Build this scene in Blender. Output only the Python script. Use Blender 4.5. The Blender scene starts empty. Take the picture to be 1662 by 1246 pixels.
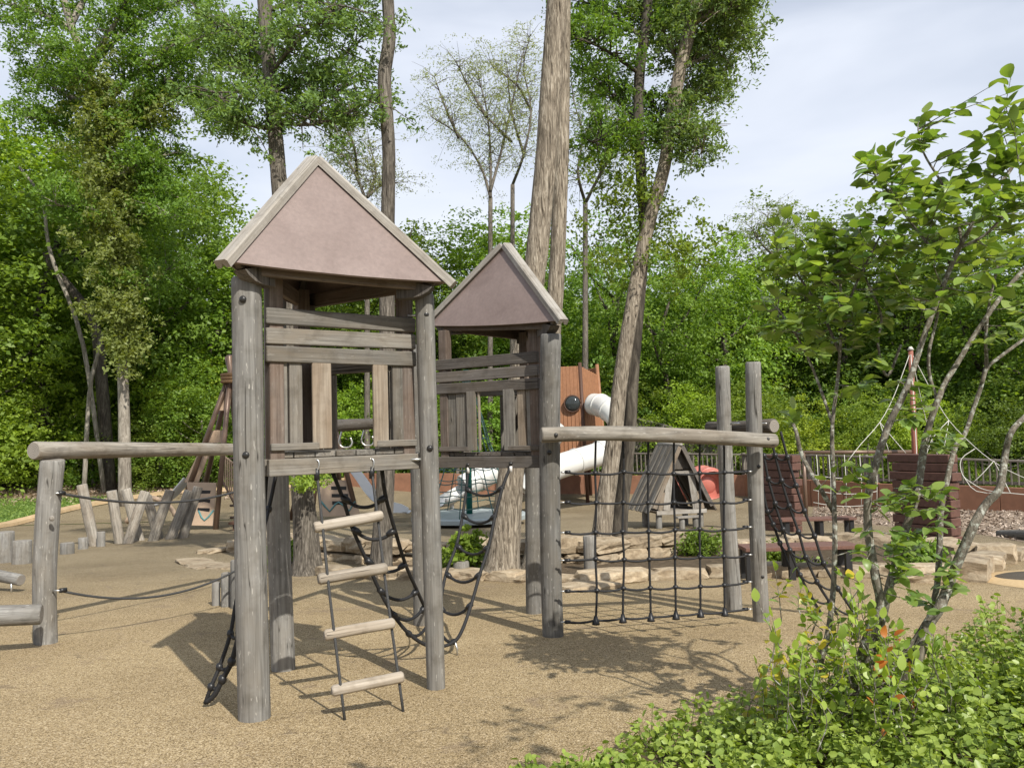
import bpy, math, random
import numpy as np
from mathutils import Vector, Matrix, noise
R = math.radians
C = bpy.context.scene.collection
scene = bpy.context.scene

# ------------------------------------------------------------------ camera
F_PX, CX, CY = 1345.0, 831.0, 623.0
PITCH, ROLL, EYE = R(3.36), R(1.55), 1.6
fw = Vector((0, math.cos(PITCH), math.sin(PITCH)))
up0 = Vector((0, -math.sin(PITCH), math.cos(PITCH)))
rt0 = Vector((1, 0, 0))
camx = math.cos(ROLL) * rt0 - math.sin(ROLL) * up0
camy = math.sin(ROLL) * rt0 + math.cos(ROLL) * up0
cd = bpy.data.cameras.new("camera")
cam = bpy.data.objects.new("camera", cd)
C.objects.link(cam)
cam.matrix_world = Matrix(((camx.x, camy.x, -fw.x, 0), (camx.y, camy.y, -fw.y, 0), (camx.z, camy.z, -fw.z, EYE), (0, 0, 0, 1)))
cd.sensor_width = 36
cd.lens = 36 * F_PX / 1662
cd.clip_end = 2000
cd.clip_start = 0.05
scene.camera = cam

# ------------------------------------------------------------------ sky, sun, exposure
SUN_EL, SUN_AZ = R(42.5), R(30)          # azimuth: to the right of straight-behind the camera
tosun = Vector((math.sin(SUN_AZ) * math.cos(SUN_EL), -math.cos(SUN_AZ) * math.cos(SUN_EL), math.sin(SUN_EL)))
w = bpy.data.worlds.new("World")
scene.world = w
w.use_nodes = True
nt = w.node_tree
nt.nodes.clear()
N = nt.nodes.new
sky = N("ShaderNodeTexSky")
sky.sky_type = 'NISHITA'
sky.sun_disc = False
sky.sun_elevation = SUN_EL
sky.sun_rotation = math.atan2(tosun.x, tosun.y)
sky.dust_density = 1.5
sky.air_density = 1.0
bg = N("ShaderNodeBackground")
bg.inputs['Strength'].default_value = 0.10
tc = N("ShaderNodeTexCoord")
mp = N("ShaderNodeMapping")
mp.inputs['Scale'].default_value = (1.0, 1.0, 3.2)
nz = N("ShaderNodeTexNoise")
nz.inputs['Scale'].default_value = 2.1
nz.inputs['Detail'].default_value = 5
nz.inputs['Roughness'].default_value = 0.5
nz.inputs['Distortion'].default_value = 0.4
cr = N("ShaderNodeValToRGB")
cr.color_ramp.elements[0].position = 0.36
cr.color_ramp.elements[0].color = (0.36, 0.36, 0.36, 1)
cr.color_ramp.elements[1].position = 0.66
cr.color_ramp.elements[1].color = (0.96, 0.96, 0.96, 1)
mx = N("ShaderNodeMixRGB")
mx.inputs['Color2'].default_value = (6.8, 7.25, 8.2, 1)   # thin high cloud
out = N("ShaderNodeOutputWorld")
L = nt.links.new
L(tc.outputs['Generated'], mp.inputs['Vector'])
L(mp.outputs['Vector'], nz.inputs['Vector'])
L(nz.outputs['Fac'], cr.inputs['Fac'])
L(cr.outputs['Color'], mx.inputs['Fac'])
L(sky.outputs['Color'], mx.inputs['Color1'])
sx = N("ShaderNodeSeparateXYZ"); L(tc.outputs['Generated'], sx.inputs[0])
hr = N("ShaderNodeValToRGB")                       # whitish haze low in the sky
hr.color_ramp.elements[0].position = 0.05; hr.color_ramp.elements[0].color = (0.75, 0.75, 0.75, 1)
hr.color_ramp.elements[1].position = 0.62; hr.color_ramp.elements[1].color = (0, 0, 0, 1)
hm = N("ShaderNodeMixRGB"); hm.inputs['Color2'].default_value = (7.6, 8.0, 8.8, 1)
L(sx.outputs['Z'], hr.inputs['Fac']); L(hr.outputs['Color'], hm.inputs['Fac']); L(mx.outputs['Color'], hm.inputs['Color1'])
L(hm.outputs['Color'], bg.inputs['Color'])
L(bg.outputs['Background'], out.inputs['Surface'])
sd = bpy.data.lights.new("sun", 'SUN')
sd.energy = 4.6
sd.angle = R(0.55)
sd.color = (1.0, 0.95, 0.86)
so = bpy.data.objects.new("sun", sd)
C.objects.link(so)
so.rotation_euler = (-tosun).to_track_quat('-Z', 'Y').to_euler()
so.location = (10, -15, 25)
scene.view_settings.view_transform = 'Standard'
scene.view_settings.look = 'None'
scene.view_settings.gamma = 1
scene.view_settings.exposure = 0.35
scene.view_settings.use_curve_mapping = False
scene.cycles.max_bounces = 6
scene.cycles.transparent_max_bounces = 6

# ------------------------------------------------------------------ where things stand
def ray(px, py):
    x, y = (px - CX) / F_PX, -(py - CY) / F_PX
    d = camx * x + camy * y + fw
    return d / d.y
def W(px, py, D):
    return Vector((0, 0, EYE)) + ray(px, py) * D
def gz(Y, X=0.0):
    if Y <= 27: return 0.2115 - 0.045 * Y
    k = min(1.0, max(0.0, (-3.0 - X) / 5.0))
    z = -1.0035 + (0.03 + 0.04 * k) * (min(Y, 38) - 27)
    if Y > 38: z += 0.30 * (min(Y, 85) - 38)
    return z
def gzs(Y, X=0.0):
    return (gz(Y - 1.2, X) + 2 * gz(Y, X) + gz(Y + 1.2, X)) / 4 if Y > 25 else gz(Y, X)
def G(px, py):
    r = ray(px, py)
    t = 1.3885 / max(1e-3, (-r.z - 0.045))
    p = Vector((0, 0, EYE)) + r * t
    return p
def zg(p, dz=0): return Vector((p.x, p.y, gzs(p.y, p.x) + dz))

# ------------------------------------------------------------------ objects
WM = {}
I4 = Matrix.Identity(4)
def thing(name, label, cat, loc, group=None):
    o = bpy.data.objects.new(name, None)
    o.empty_display_size = 0.2
    C.objects.link(o)
    o.location = loc
    WM[o.name] = Matrix.Translation(Vector(loc))
    o['label'] = label; o['category'] = cat
    if group: o['group'] = group
    return o
def tag(o, label=None, cat=None, group=None, kind=None):
    if label: o['label'] = label
    if cat: o['category'] = cat
    if group: o['group'] = group
    if kind: o['kind'] = kind
    return o
def place(name, me, M=I4, parent=None, label=None):
    o = bpy.data.objects.new(name, me)
    C.objects.link(o)
    if parent is not None:
        o.parent = parent
        o.matrix_parent_inverse = WM[parent.name].inverted()
    o.matrix_basis = M
    WM[o.name] = M.copy()
    if label: o['label'] = label
    return o
def mesh(name, V, Fc, mats, smooth=False, midx=None):
    me = bpy.data.meshes.new(name)
    me.from_pydata([tuple(v) for v in V], [], Fc)
    for m in (mats if isinstance(mats, (list, tuple)) else [mats]): me.materials.append(m)
    if smooth: me.polygons.foreach_set('use_smooth', [True] * len(me.polygons))
    if midx is not None: me.polygons.foreach_set('material_index', midx)
    me.update()
    return me
def axisM(p0, p1, up=None, roll=0):
    """matrix with local +Z from p0 to p1; local X along `up`-ish vector if given"""
    p0 = Vector(p0); p1 = Vector(p1)
    z = (p1 - p0).normalized()
    ref = Vector(up) if up is not None else (Vector((1, 0, 0)) if abs(z.x) < 0.9 else Vector((0, 1, 0)))
    x = (ref - z * ref.dot(z)).normalized()
    y = z.cross(x)
    M = Matrix(((x.x, y.x, z.x, p0.x), (x.y, y.y, z.y, p0.y), (x.z, y.z, z.z, p0.z), (0, 0, 0, 1)))
    return M @ Matrix.Rotation(roll, 4, 'Z')
seedc = [0]
def rnd_off():
    seedc[0] += 1
    return Vector((seedc[0] * 3.17, seedc[0] * 1.73, seedc[0] * 7.31))

def log_mesh(L_, r0, r1, mats, seg=18, wob=0.06, bend=0.012, chamfer=0.012, ringlen=0.12, flare=0):
    off = rnd_off()
    n = max(3, int(L_ / ringlen))
    V, Fc, mi = [], [], []
    zs = [0.0] + [chamfer + (L_ - 2 * chamfer) * i / n for i in range(n + 1)] + [L_]
    for k, z in enumerate(zs):
        t = z / L_
        r = r0 + (r1 - r0) * t
        if k in (0, len(zs) - 1): r -= chamfer * 0.8
        bx = bend * L_ * math.sin(math.pi * t) * noise.noise(off) * 2
        by = bend * L_ * math.sin(math.pi * t * 1.3) * noise.noise(off + Vector((9, 0, 0))) * 2
        for s in range(seg):
            a = 2 * math.pi * s / seg
            q = Vector((math.cos(a) * 0.8, math.sin(a) * 0.8, z * 1.3)) + off
            q2 = Vector((math.cos(a) * 2.5, math.sin(a) * 2.5, z * 4)) + off
            rr = r * (1 + wob * noise.noise(q) + wob * 0.35 * noise.noise(q2))
            V.append((bx + rr * math.cos(a), by + rr * math.sin(a), z))
    m = len(zs)
    for k in range(m - 1):
        for s in range(seg):
            a, b = k * seg + s, k * seg + (s + 1) % seg
            Fc.append((a, b, b + seg, a + seg)); mi.append(0)
    Fc.append(tuple(reversed(range(seg)))); mi.append(1)
    Fc.append(tuple((m - 1) * seg + s for s in range(seg))); mi.append(1)
    me = mesh("log", V, Fc, mats, True, mi)
    me.polygons[-1].use_smooth = False; me.polygons[-2].use_smooth = False
    return me
def log(name, p0, p1, r0, r1, parent, mats=None, label=None, **k):
    p0, p1 = Vector(p0), Vector(p1)
    me = log_mesh((p1 - p0).length, r0, r1, mats or [M_log, M_end], **k)
    return place(name, me, axisM(p0, p1), parent, label)
def box_mesh(w_, t_, L_, mat, ch=0.004, jitter=0.0):
    """chamfered board: width along X, thickness along Y, length along +Z"""
    V, Fc = [], []
    ch = min(ch, w_ * 0.3, t_ * 0.3, L_ * 0.3)
    X, Y = w_ / 2, t_ / 2
    def ring(z, i):
        x, y = X - i, Y - i
        c = ch if i == 0 else ch * 0.4
        return [(x - c, -y, z), (x, -y + c, z), (x, y - c, z), (x - c, y, z), (-x + c, y, z), (-x, y - c, z), (-x, -y + c, z), (-x + c, -y, z)]
    for z, i in ((0, ch), (ch, 0), (L_ - ch, 0), (L_, ch)):
        for p in ring(z, i):
            j = jitter
            V.append((p[0] + random.uniform(-j, j), p[1] + random.uniform(-j, j), p[2]))
    for k in range(3):
        for s in range(8):
            a, b = k * 8 + s, k * 8 + (s + 1) % 8
            Fc.append((a, b, b + 8, a + 8))
    Fc.append(tuple(reversed(range(8)))); Fc.append(tuple(range(24, 32)))
    return mesh("board", V, Fc, mat)
def board(name, p0, p1, wdir, w_, t_, parent, mat=None, label=None, ch=0.004, jitter=0.0):
    p0, p1 = Vector(p0), Vector(p1)
    return place(name, box_mesh(w_, t_, (p1 - p0).length, mat or M_wood, ch, jitter), axisM(p0, p1, wdir), parent, label)
def tubeVF(P, rad, seg=8, V=None, Fc=None, caps=True, bark=None):
    V = [] if V is None else V
    Fc = [] if Fc is None else Fc
    P = [Vector(p) for p in P]
    n = len(P)
    if not isinstance(rad, (list, tuple)): rad = [rad] * n
    base = len(V)
    t0 = (P[1] - P[0]).normalized()
    ref = Vector((0, 0, 1)) if abs(t0.z) < 0.9 else Vector((1, 0, 0))
    x = (ref - t0 * ref.dot(t0)).normalized()
    for i in range(n):
        t = (P[min(i + 1, n - 1)] - P[max(i - 1, 0)])
        t = t.normalized() if t.length > 1e-9 else t0
        x = (x - t * x.dot(t)).normalized()
        y = t.cross(x)
        for s in range(seg):
            a = 2 * math.pi * s / seg
            r = rad[i]
            if bark: r = r * bark(a, P[i], i)
            V.append(P[i] + x * (r * math.cos(a)) + y * (r * math.sin(a)))
    for i in range(n - 1):
        for s in range(seg):
            a, b = base + i * seg + s, base + i * seg + (s + 1) % seg
            Fc.append((a, b, b + seg, a + seg))
    if caps:
        Fc.append(tuple(base + s for s in reversed(range(seg))))
        Fc.append(tuple(base + (n - 1) * seg + s for s in range(seg)))
    return V, Fc
def smoothpath(P, sub=6):
    P = [Vector(p) for p in P]
    if len(P) < 3: 
        return [P[0].lerp(P[1], i / sub) for i in range(sub + 1)]
    out = []
    Q = [P[0] * 2 - P[1]] + P + [P[-1] * 2 - P[-2]]
    for i in range(1, len(Q) - 2):
        a, b, c, d = Q[i - 1], Q[i], Q[i + 1], Q[i + 2]
        for k in range(sub):
            t = k / sub
            out.append(0.5 * ((2 * b) + (c - a) * t + (2 * a - 5 * b + 4 * c - d) * t * t + (3 * b - a - 3 * c + d) * t ** 3))
    out.append(P[-1])
    return out
def interp(vals, n):
    m = len(vals)
    return [vals[min(int(t), m - 2)] + (vals[min(int(t), m - 2) + 1] - vals[min(int(t), m - 2)]) * (t - min(int(t), m - 2)) for t in [i * (m - 1) / (n - 1) for i in range(n)]]
def tube(name, P, rad, parent, mat, seg=8, smooth=True, sub=0, label=None):
    if sub:
        Q = smoothpath(P, sub)
        if isinstance(rad, (list, tuple)): rad = interp(rad, len(Q))
        P = Q
    V, Fc = tubeVF(P, rad, seg)
    o = Vector(P[0])
    me = mesh(name, [v - o for v in V], Fc, mat, smooth)
    return place(name, me, Matrix.Translation(o), parent, label)
def sagline(a, b, sag, n=8, sideways=None):
    a, b = Vector(a), Vector(b)
    out = []
    for i in range(n + 1):
        t = i / n
        p = a.lerp(b, t)
        p.z -= sag * 4 * t * (1 - t)
        if sideways: p += Vector(sideways) * 4 * t * (1 - t)
        out.append(p)
    return out
def blob_mesh(rx, ry, rz, mat, seg=10, rings=6, rough=0.0):
    off = rnd_off()
    V, Fc = [(0, 0, -rz)], []
    for i in range(1, rings):
        ph = -math.pi / 2 + math.pi * i / rings
        for s in range(seg):
            a = 2 * math.pi * s / seg
            k = 1 + rough * noise.noise(Vector((math.cos(a) * 2, math.sin(a) * 2, ph * 2)) + off)
            V.append((rx * k * math.cos(ph) * math.cos(a), ry * k * math.cos(ph) * math.sin(a), rz * k * math.sin(ph)))
    V.append((0, 0, rz))
    for s in range(seg): Fc.append((0, 1 + (s + 1) % seg, 1 + s))
    for i in range(rings - 2):
        for s in range(seg):
            a, b = 1 + i * seg + s, 1 + i * seg + (s + 1) % seg
            Fc.append((a, b, b + seg, a + seg))
    t = len(V) - 1
    for s in range(seg): Fc.append((1 + (rings - 2) * seg + s, 1 + (rings - 2) * seg + (s + 1) % seg, t))
    return mesh("blob", V, Fc, mat, True)
def sheet(name, pts, dz, mat, parent=None, inner=None):
    """polygon laid on the terrain, triangulated on a fine fan/grid so that it follows the slope"""
    import bmesh
    bm = bmesh.new()
    vs = [bm.verts.new((p[0], p[1], 0)) for p in pts]
    bm.faces.new(vs)
    for y in [27, 28.5, 30, 32, 34, 36, 37, 38, 39.2, 41, 45]:
        bmesh.ops.bisect_plane(bm, geom=bm.verts[:] + bm.edges[:] + bm.faces[:], plane_co=(0, y, 0), plane_no=(0, 1, 0))
    for x in [-40, -30, -20, -8.5, -7, -5.5, -4, -2.5]:
        bmesh.ops.bisect_plane(bm, geom=bm.verts[:] + bm.edges[:] + bm.faces[:], plane_co=(x, 0, 0), plane_no=(1, 0, 0))
    bmesh.ops.triangulate(bm, faces=bm.faces[:])
    for v in bm.verts: v.co.z = gzs(v.co.y, v.co.x) + dz
    me = bpy.data.meshes.new(name); bm.to_mesh(me); bm.free()
    me.materials.append(mat)
    if me.polygons and sum(p.normal.z for p in me.polygons) < 0: me.flip_normals()
    return place(name, me, I4, parent)

# ------------------------------------------------------------------ materials
def mat_new(name):
    m = bpy.data.materials.new(name)
    m.use_nodes = True
    n = m.node_tree
    b = n.nodes['Principled BSDF']
    return m, n, b, n.nodes.new, n.links.new
def ramp(n, src, stops, link):
    c = n.nodes.new("ShaderNodeValToRGB")
    e = c.color_ramp.elements
    while len(e) < len(stops): e.new(0.5)
    for el, (p, col) in zip(e, stops):
        el.position = p
        el.color = (*col, 1) if len(col) == 3 else col
    link(src, c.inputs['Fac'])
    return c.outputs['Color']
def noise_node(n, vec, scale, detail=4, rough=0.55, dist=0.0, mapscale=None, link=None, w=None):
    t = n.nodes.new("ShaderNodeTexNoise")
    t.inputs['Scale'].default_value = scale
    t.inputs['Detail'].default_value = detail
    t.inputs['Roughness'].default_value = rough
    t.inputs['Distortion'].default_value = dist
    if mapscale:
        mm = n.nodes.new("ShaderNodeMapping")
        mm.inputs['Scale'].default_value = mapscale
        link(vec, mm.inputs['Vector']); vec = mm.outputs['Vector']
    link(vec, t.inputs['Vector'])
    return t.outputs['Fac']
def mixc(n, link, fac, a, b, mode='MIX'):
    m = n.nodes.new("ShaderNodeMixRGB"); m.blend_type = mode
    for s, i in ((fac, 'Fac'), (a, 'Color1'), (b, 'Color2')):
        if isinstance(s, (int, float)): m.inputs[i].default_value = s
        elif isinstance(s, tuple): m.inputs[i].default_value = (*s, 1)
        else: link(s, m.inputs[i])
    return m.outputs['Color']
def bump(n, link, h, strength, dist, b):
    bp = n.nodes.new("ShaderNodeBump")
    bp.inputs['Strength'].default_value = strength
    bp.inputs['Distance'].default_value = dist
    link(h, bp.inputs['Height'])
    link(bp.outputs['Normal'], b.inputs['Normal'])
    return bp
def obvec(n, link, rscale=40):
    """object coordinates shifted by a random amount per object"""
    t = n.nodes.new("ShaderNodeTexCoord")
    oi = n.nodes.new("ShaderNodeObjectInfo")
    ml = n.nodes.new("ShaderNodeMath"); ml.operation = 'MULTIPLY'; ml.inputs[1].default_value = rscale
    link(oi.outputs['Random'], ml.inputs[0])
    ad = n.nodes.new("ShaderNodeVectorMath"); ad.operation = 'ADD'
    link(t.outputs['Object'], ad.inputs[0]); link(ml.outputs[0], ad.inputs[1])
    return ad.outputs[0], oi.outputs['Random']
def wood_mat(name, dark, mid, light, warm, grain=70, crack=True, fleck=0.5, rough=0.85):
    m, n, b, N_, L_ = mat_new(name)
    v, rnd = obvec(n, L_)
    g = noise_node(n, v, 1, 5, 0.6, 0.3, (grain, grain, 2.2), L_)
    col = ramp(n, g, [(0.28, dark), (0.5, mid), (0.72, light)], L_)
    blotch = noise_node(n, v, 1, 4, 0.6, 0.5, (6, 6, 2.0), L_)
    bf = ramp(n, blotch, [(0.42, (0, 0, 0)), (0.68, (1, 1, 1))], L_)
    mfac = N_("ShaderNodeMath"); mfac.operation = 'MULTIPLY'; mfac.inputs[1].default_value = 0.75
    L_(bf, mfac.inputs[0])
    col = mixc(n, L_, mfac.outputs[0], col, mixc(n, L_, g, tuple(c * 0.7 for c in warm), warm))
    br = N_("ShaderNodeMapRange")
    br.inputs['To Min'].default_value = 0.78; br.inputs['To Max'].default_value = 1.2
    L_(rnd, br.inputs['Value'])
    vm = N_("ShaderNodeVectorMath"); vm.operation = 'SCALE'
    L_(col, vm.inputs[0]); L_(br.outputs[0], vm.inputs['Scale'])
    col = vm.outputs[0]
    stain = noise_node(n, v, 1, 3, 0.6, 0.2, (9, 9, 9), L_)
    st = ramp(n, stain, [(0.3, (0.62, 0.6, 0.57)), (0.5, (1, 1, 1))], L_)
    col = mixc(n, L_, 0.6, col, st, 'MULTIPLY')
    if fleck:
        fl = noise_node(n, v, 1, 2, 0.5, 0.0, (75, 75, 16), L_)
        ff = ramp(n, fl, [(0.66, (0, 0, 0)), (0.71, (1, 1, 1))], L_)
        q = N_("ShaderNodeMath"); q.operation = 'MULTIPLY'; q.inputs[1].default_value = fleck
        L_(ff, q.inputs[0])
        col = mixc(n, L_, q.outputs[0], col, (0.45, 0.43, 0.39))
    h = g
    if crack:
        ck = noise_node(n, v, 1, 2, 0.5, 0.35, (16, 16, 0.55), L_)
        cf = ramp(n, ck, [(0.488, (1, 1, 1)), (0.499, (0.12, 0.11, 0.1)), (0.51, (1, 1, 1))], L_)
        gate = ramp(n, noise_node(n, v, 1, 1, 0.5, 0, (3, 3, 1.1), L_), [(0.5, (0, 0, 0)), (0.56, (1, 1, 1))], L_)
        cf = mixc(n, L_, gate, (1, 1, 1), cf)
        col = mixc(n, L_, 1.0, col, cf, 'MULTIPLY')
        h = mixc(n, L_, 0.6, g, cf, 'MULTIPLY')
    L_(col, b.inputs['Base Color'])
    b.inputs['Roughness'].default_value = rough
    b.inputs['Specular IOR Level'].default_value = 0.25
    bump(n, L_, h, 0.55, 0.006, b)
    return m
M_log = wood_mat("weathered_log", (0.115, 0.111, 0.102), (0.185, 0.179, 0.166), (0.27, 0.262, 0.244), (0.20, 0.18, 0.15), 55, True, 0.55)
M_beam = wood_mat("pale_log", (0.14, 0.127, 0.108), (0.275, 0.25, 0.212), (0.42, 0.385, 0.33), (0.25, 0.205, 0.155), 34, True, 0.4)
M_rung = wood_mat("rung_wood", (0.22, 0.19, 0.15), (0.32, 0.28, 0.23), (0.42, 0.375, 0.315), (0.32, 0.26, 0.19), 60, True, 0.3)
M_wood = wood_mat("weathered_board", (0.095, 0.088, 0.078), (0.16, 0.148, 0.13), (0.24, 0.225, 0.198), (0.20, 0.165, 0.122), 80, True, 0.15)
M_wood2 = wood_mat("dark_board", (0.06, 0.053, 0.048), (0.105, 0.094, 0.084), (0.165, 0.15, 0.135), (0.12, 0.098, 0.075), 80, True, 0.12)
M_warm = wood_mat("warm_board", (0.14, 0.115, 0.088), (0.225, 0.188, 0.147), (0.30, 0.258, 0.205), (0.24, 0.18, 0.125), 80, False, 0.15)
M_red = wood_mat("reddish_board", (0.08, 0.063, 0.053), (0.14, 0.114, 0.096), (0.20, 0.167, 0.142), (0.16, 0.108, 0.078), 80, False, 0.1)
M_cap = wood_mat("pale_cap", (0.19, 0.178, 0.158), (0.29, 0.272, 0.243), (0.39, 0.37, 0.335), (0.27, 0.24, 0.2), 70, True, 0.4)
M_fence = wood_mat("fence_wood", (0.14, 0.125, 0.11), (0.2, 0.18, 0.155), (0.27, 0.245, 0.215), (0.19, 0.15, 0.115), 30, False, 0.0)
def end_mat():
    m, n, b, N_, L_ = mat_new("end_grain")
    v, rnd = obvec(n, L_)
    t = N_("ShaderNodeTexCoord")
    wv = N_("ShaderNodeTexWave"); wv.wave_type = 'RINGS'; wv.rings_direction = 'Z'
    wv.inputs['Scale'].default_value = 22; wv.inputs['Distortion'].default_value = 2.5
    wv.inputs['Detail'].default_value = 2
    L_(t.outputs['Object'], wv.inputs['Vector'])
    col = ramp(n, wv.outputs['Fac'], [(0, (0.20, 0.18, 0.155)), (1, (0.31, 0.285, 0.25))], L_)
    nn = noise_node(n, v, 12, 4, 0.6, 0, None, L_)
    col = mixc(n, L_, nn, col, mixc(n, L_, 0.6, col, (0.5, 0.48, 0.45), 'MULTIPLY'))
    L_(col, b.inputs['Base Color'])
    b.inputs['Roughness'].default_value = 0.9
    bump(n, L_, wv.outputs['Fac'], 0.3, 0.003, b)
    return m
M_end = end_mat()
def plain(name, col, rough=0.5, metal=0.0, nscale=0, namt=0.2, bumpd=0, spec=0.4):
    m, n, b, N_, L_ = mat_new(name)
    b.inputs['Roughness'].default_value = rough
    b.inputs['Metallic'].default_value = metal
    b.inputs['Specular IOR Level'].default_value = spec
    if nscale:
        v, rnd = obvec(n, L_)
        f = noise_node(n, v, nscale, 5, 0.6, 0.2, None, L_)
        c = ramp(n, f, [(0.3, tuple(x * (1 - namt) for x in col)), (0.7, tuple(min(1, x * (1 + namt)) for x in col))], L_)
        L_(c, b.inputs['Base Color'])
        if bumpd: bump(n, L_, f, 0.6, bumpd, b)
    else:
        b.inputs['Base Color'].default_value = (*col, 1)
    return m
M_rope = plain("black_rope", (0.014, 0.014, 0.015), 0.7, 0, 120, 0.5, 0.002)
M_joint = plain("rope_joint_plastic", (0.016, 0.016, 0.017), 0.38)
M_ropeg = plain("grey_rope", (0.045, 0.045, 0.045), 0.7, 0, 160, 0.5, 0.002)
M_steel = plain("galvanised_steel", (0.55, 0.55, 0.53), 0.38, 0.9, 60, 0.15)
M_bolt = plain("black_bolt", (0.02, 0.019, 0.018), 0.35)
M_stone = None
def panel_mat():
    m, n, b, N_, L_ = mat_new("roof_panel_plastic")
    v, rnd = obvec(n, L_)
    f1 = noise_node(n, v, 3.2, 5, 0.6, 0.4, None, L_)
    f2 = noise_node(n, v, 38, 4, 0.7, 0, None, L_)
    f3 = noise_node(n, v, 9, 3, 0.7, 0.2, None, L_)
    col = ramp(n, f1, [(0.3, (0.165, 0.122, 0.108)), (0.7, (0.225, 0.173, 0.155))], L_)
    col = mixc(n, L_, 0.3, col, ramp(n, f2, [(0.35, (0.6, 0.58, 0.56)), (0.65, (1.15, 1.12, 1.1))], L_), 'MULTIPLY')
    sp = ramp(n, f3, [(0.66, (0, 0, 0)), (0.8, (0.5, 0.5, 0.5))], L_)
    col = mixc(n, L_, sp, col, (0.13, 0.10, 0.085))
    L_(col, b.inputs['Base Color'])
    b.inputs['Roughness'].default_value = 0.55
    bump(n, L_, f2, 0.12, 0.002, b)
    return m
M_panel = panel_mat()
def play_mat():
    m, n, b, N_, L_ = mat_new("rubber_granules")
    t = N_("ShaderNodeTexCoord"); v = t.outputs['Object']
    vo = N_("ShaderNodeTexVoronoi"); vo.inputs['Scale'].default_value = 175
    L_(v, vo.inputs['Vector'])
    wn = N_("ShaderNodeSeparateColor"); L_(vo.outputs['Color'], wn.inputs[0])
    base = ramp(n, wn.outputs[0], [(0.0, (0.09, 0.061, 0.03)), (0.22, (0.225, 0.165, 0.086)), (0.55, (0.35, 0.263, 0.142)), (0.85, (0.475, 0.372, 0.222)), (1.0, (0.58, 0.48, 0.33))], L_)
    mid = noise_node(n, v, 30, 5, 0.7, 0, None, L_)
    base = mixc(n, L_, 0.45, base, ramp(n, mid, [(0.3, (0.62, 0.62, 0.62)), (0.7, (1.2, 1.2, 1.2))], L_), 'MULTIPLY')
    big = noise_node(n, v, 0.55, 6, 0.62, 0.3, None, L_)
    base = mixc(n, L_, 0.8, base, ramp(n, big, [(0.3, (0.72, 0.69, 0.66)), (0.6, (1.06, 1.06, 1.06))], L_), 'MULTIPLY')
    st = noise_node(n, v, 1.6, 7, 0.72, 0.8, None, L_)
    sf = ramp(n, st, [(0.57, (0, 0, 0)), (0.66, (0.5, 0.5, 0.5))], L_)
    base = mixc(n, L_, sf, base, (0.19, 0.14, 0.10))
    # worn seams
    se = noise_node(n, v, 0.35, 3, 0.6, 0.4, (1, 2.2, 1), L_)
    sl = ramp(n, se, [(0.4955, (0, 0, 0)), (0.5, (0.6, 0.6, 0.6)), (0.5045, (0, 0, 0))], L_)
    sg = ramp(n, noise_node(n, v, 3, 3, 0.7, 0, None, L_), [(0.45, (0, 0, 0)), (0.6, (1, 1, 1))], L_)
    sl = mixc(n, L_, 1.0, sl, sg, 'MULTIPLY')
    base = mixc(n, L_, sl, base, (0.11, 0.08, 0.055))
    # older, greyer surfacing away from the towers (a different pour)
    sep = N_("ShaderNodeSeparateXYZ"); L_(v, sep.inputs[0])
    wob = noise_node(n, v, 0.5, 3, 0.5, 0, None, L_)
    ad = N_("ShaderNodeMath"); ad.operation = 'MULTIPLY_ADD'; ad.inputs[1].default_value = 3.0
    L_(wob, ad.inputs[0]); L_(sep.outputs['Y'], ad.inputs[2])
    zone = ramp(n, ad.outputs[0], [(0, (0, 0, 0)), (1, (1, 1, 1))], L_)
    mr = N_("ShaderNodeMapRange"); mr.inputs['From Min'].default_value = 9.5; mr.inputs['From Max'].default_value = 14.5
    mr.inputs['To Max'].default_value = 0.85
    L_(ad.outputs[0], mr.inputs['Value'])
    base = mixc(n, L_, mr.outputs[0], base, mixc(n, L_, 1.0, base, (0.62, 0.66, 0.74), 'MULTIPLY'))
    L_(base, b.inputs['Base Color'])
    b.inputs['Roughness'].default_value = 0.9
    b.inputs['Specular IOR Level'].default_value = 0.2
    bump(n, L_, vo.outputs['Distance'], 0.6, 0.006, b)
    return m
M_play = play_mat()
def ground_mat(name, cols, scale=6, bd=0.03):
    m, n, b, N_, L_ = mat_new(name)
    t = N_("ShaderNodeTexCoord"); v = t.outputs['Object']
    f = noise_node(n, v, scale, 8, 0.7, 0.3, None, L_)
    c = ramp(n, f, [(0.3, cols[0]), (0.5, cols[1]), (0.68, cols[2])], L_)
    f2 = noise_node(n, v, 0.4, 4, 0.6, 0, None, L_)
    c = mixc(n, L_, 0.7, c, ramp(n, f2, [(0.35, (0.7, 0.7, 0.65)), (0.65, (1.15, 1.12, 1.05))], L_), 'MULTIPLY')
    L_(c, b.inputs['Base Color'])
    b.inputs['Roughness'].default_value = 0.95
    b.inputs['Specular IOR Level'].default_value = 0.15
    bump(n, L_, f, 0.8, bd, b)
    return m
M_floor = ground_mat("forest_floor", ((0.03, 0.026, 0.012), (0.045, 0.05, 0.018), (0.06, 0.075, 0.022)), 3, 0.1)
M_lawn = ground_mat("lawn_soil", ((0.06, 0.11, 0.025), (0.09, 0.155, 0.033), (0.14, 0.2, 0.05)), 9, 0.03)
M_litter = ground_mat("leaf_litter", ((0.10, 0.075, 0.05), (0.2, 0.15, 0.10), (0.34, 0.27, 0.19)), 14, 0.03)
M_chips = ground_mat("wood_chips", ((0.13, 0.095, 0.07), (0.26, 0.2, 0.15), (0.46, 0.38, 0.31)), 16, 0.03)
M_soil = ground_mat("planter_soil", ((0.06, 0.045, 0.03), (0.10, 0.075, 0.05), (0.17, 0.13, 0.09)), 14, 0.03)
M_kerb = ground_mat("tan_kerb", ((0.36, 0.26, 0.15), (0.46, 0.34, 0.21), (0.52, 0.40, 0.26)), 8, 0.005)
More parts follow.
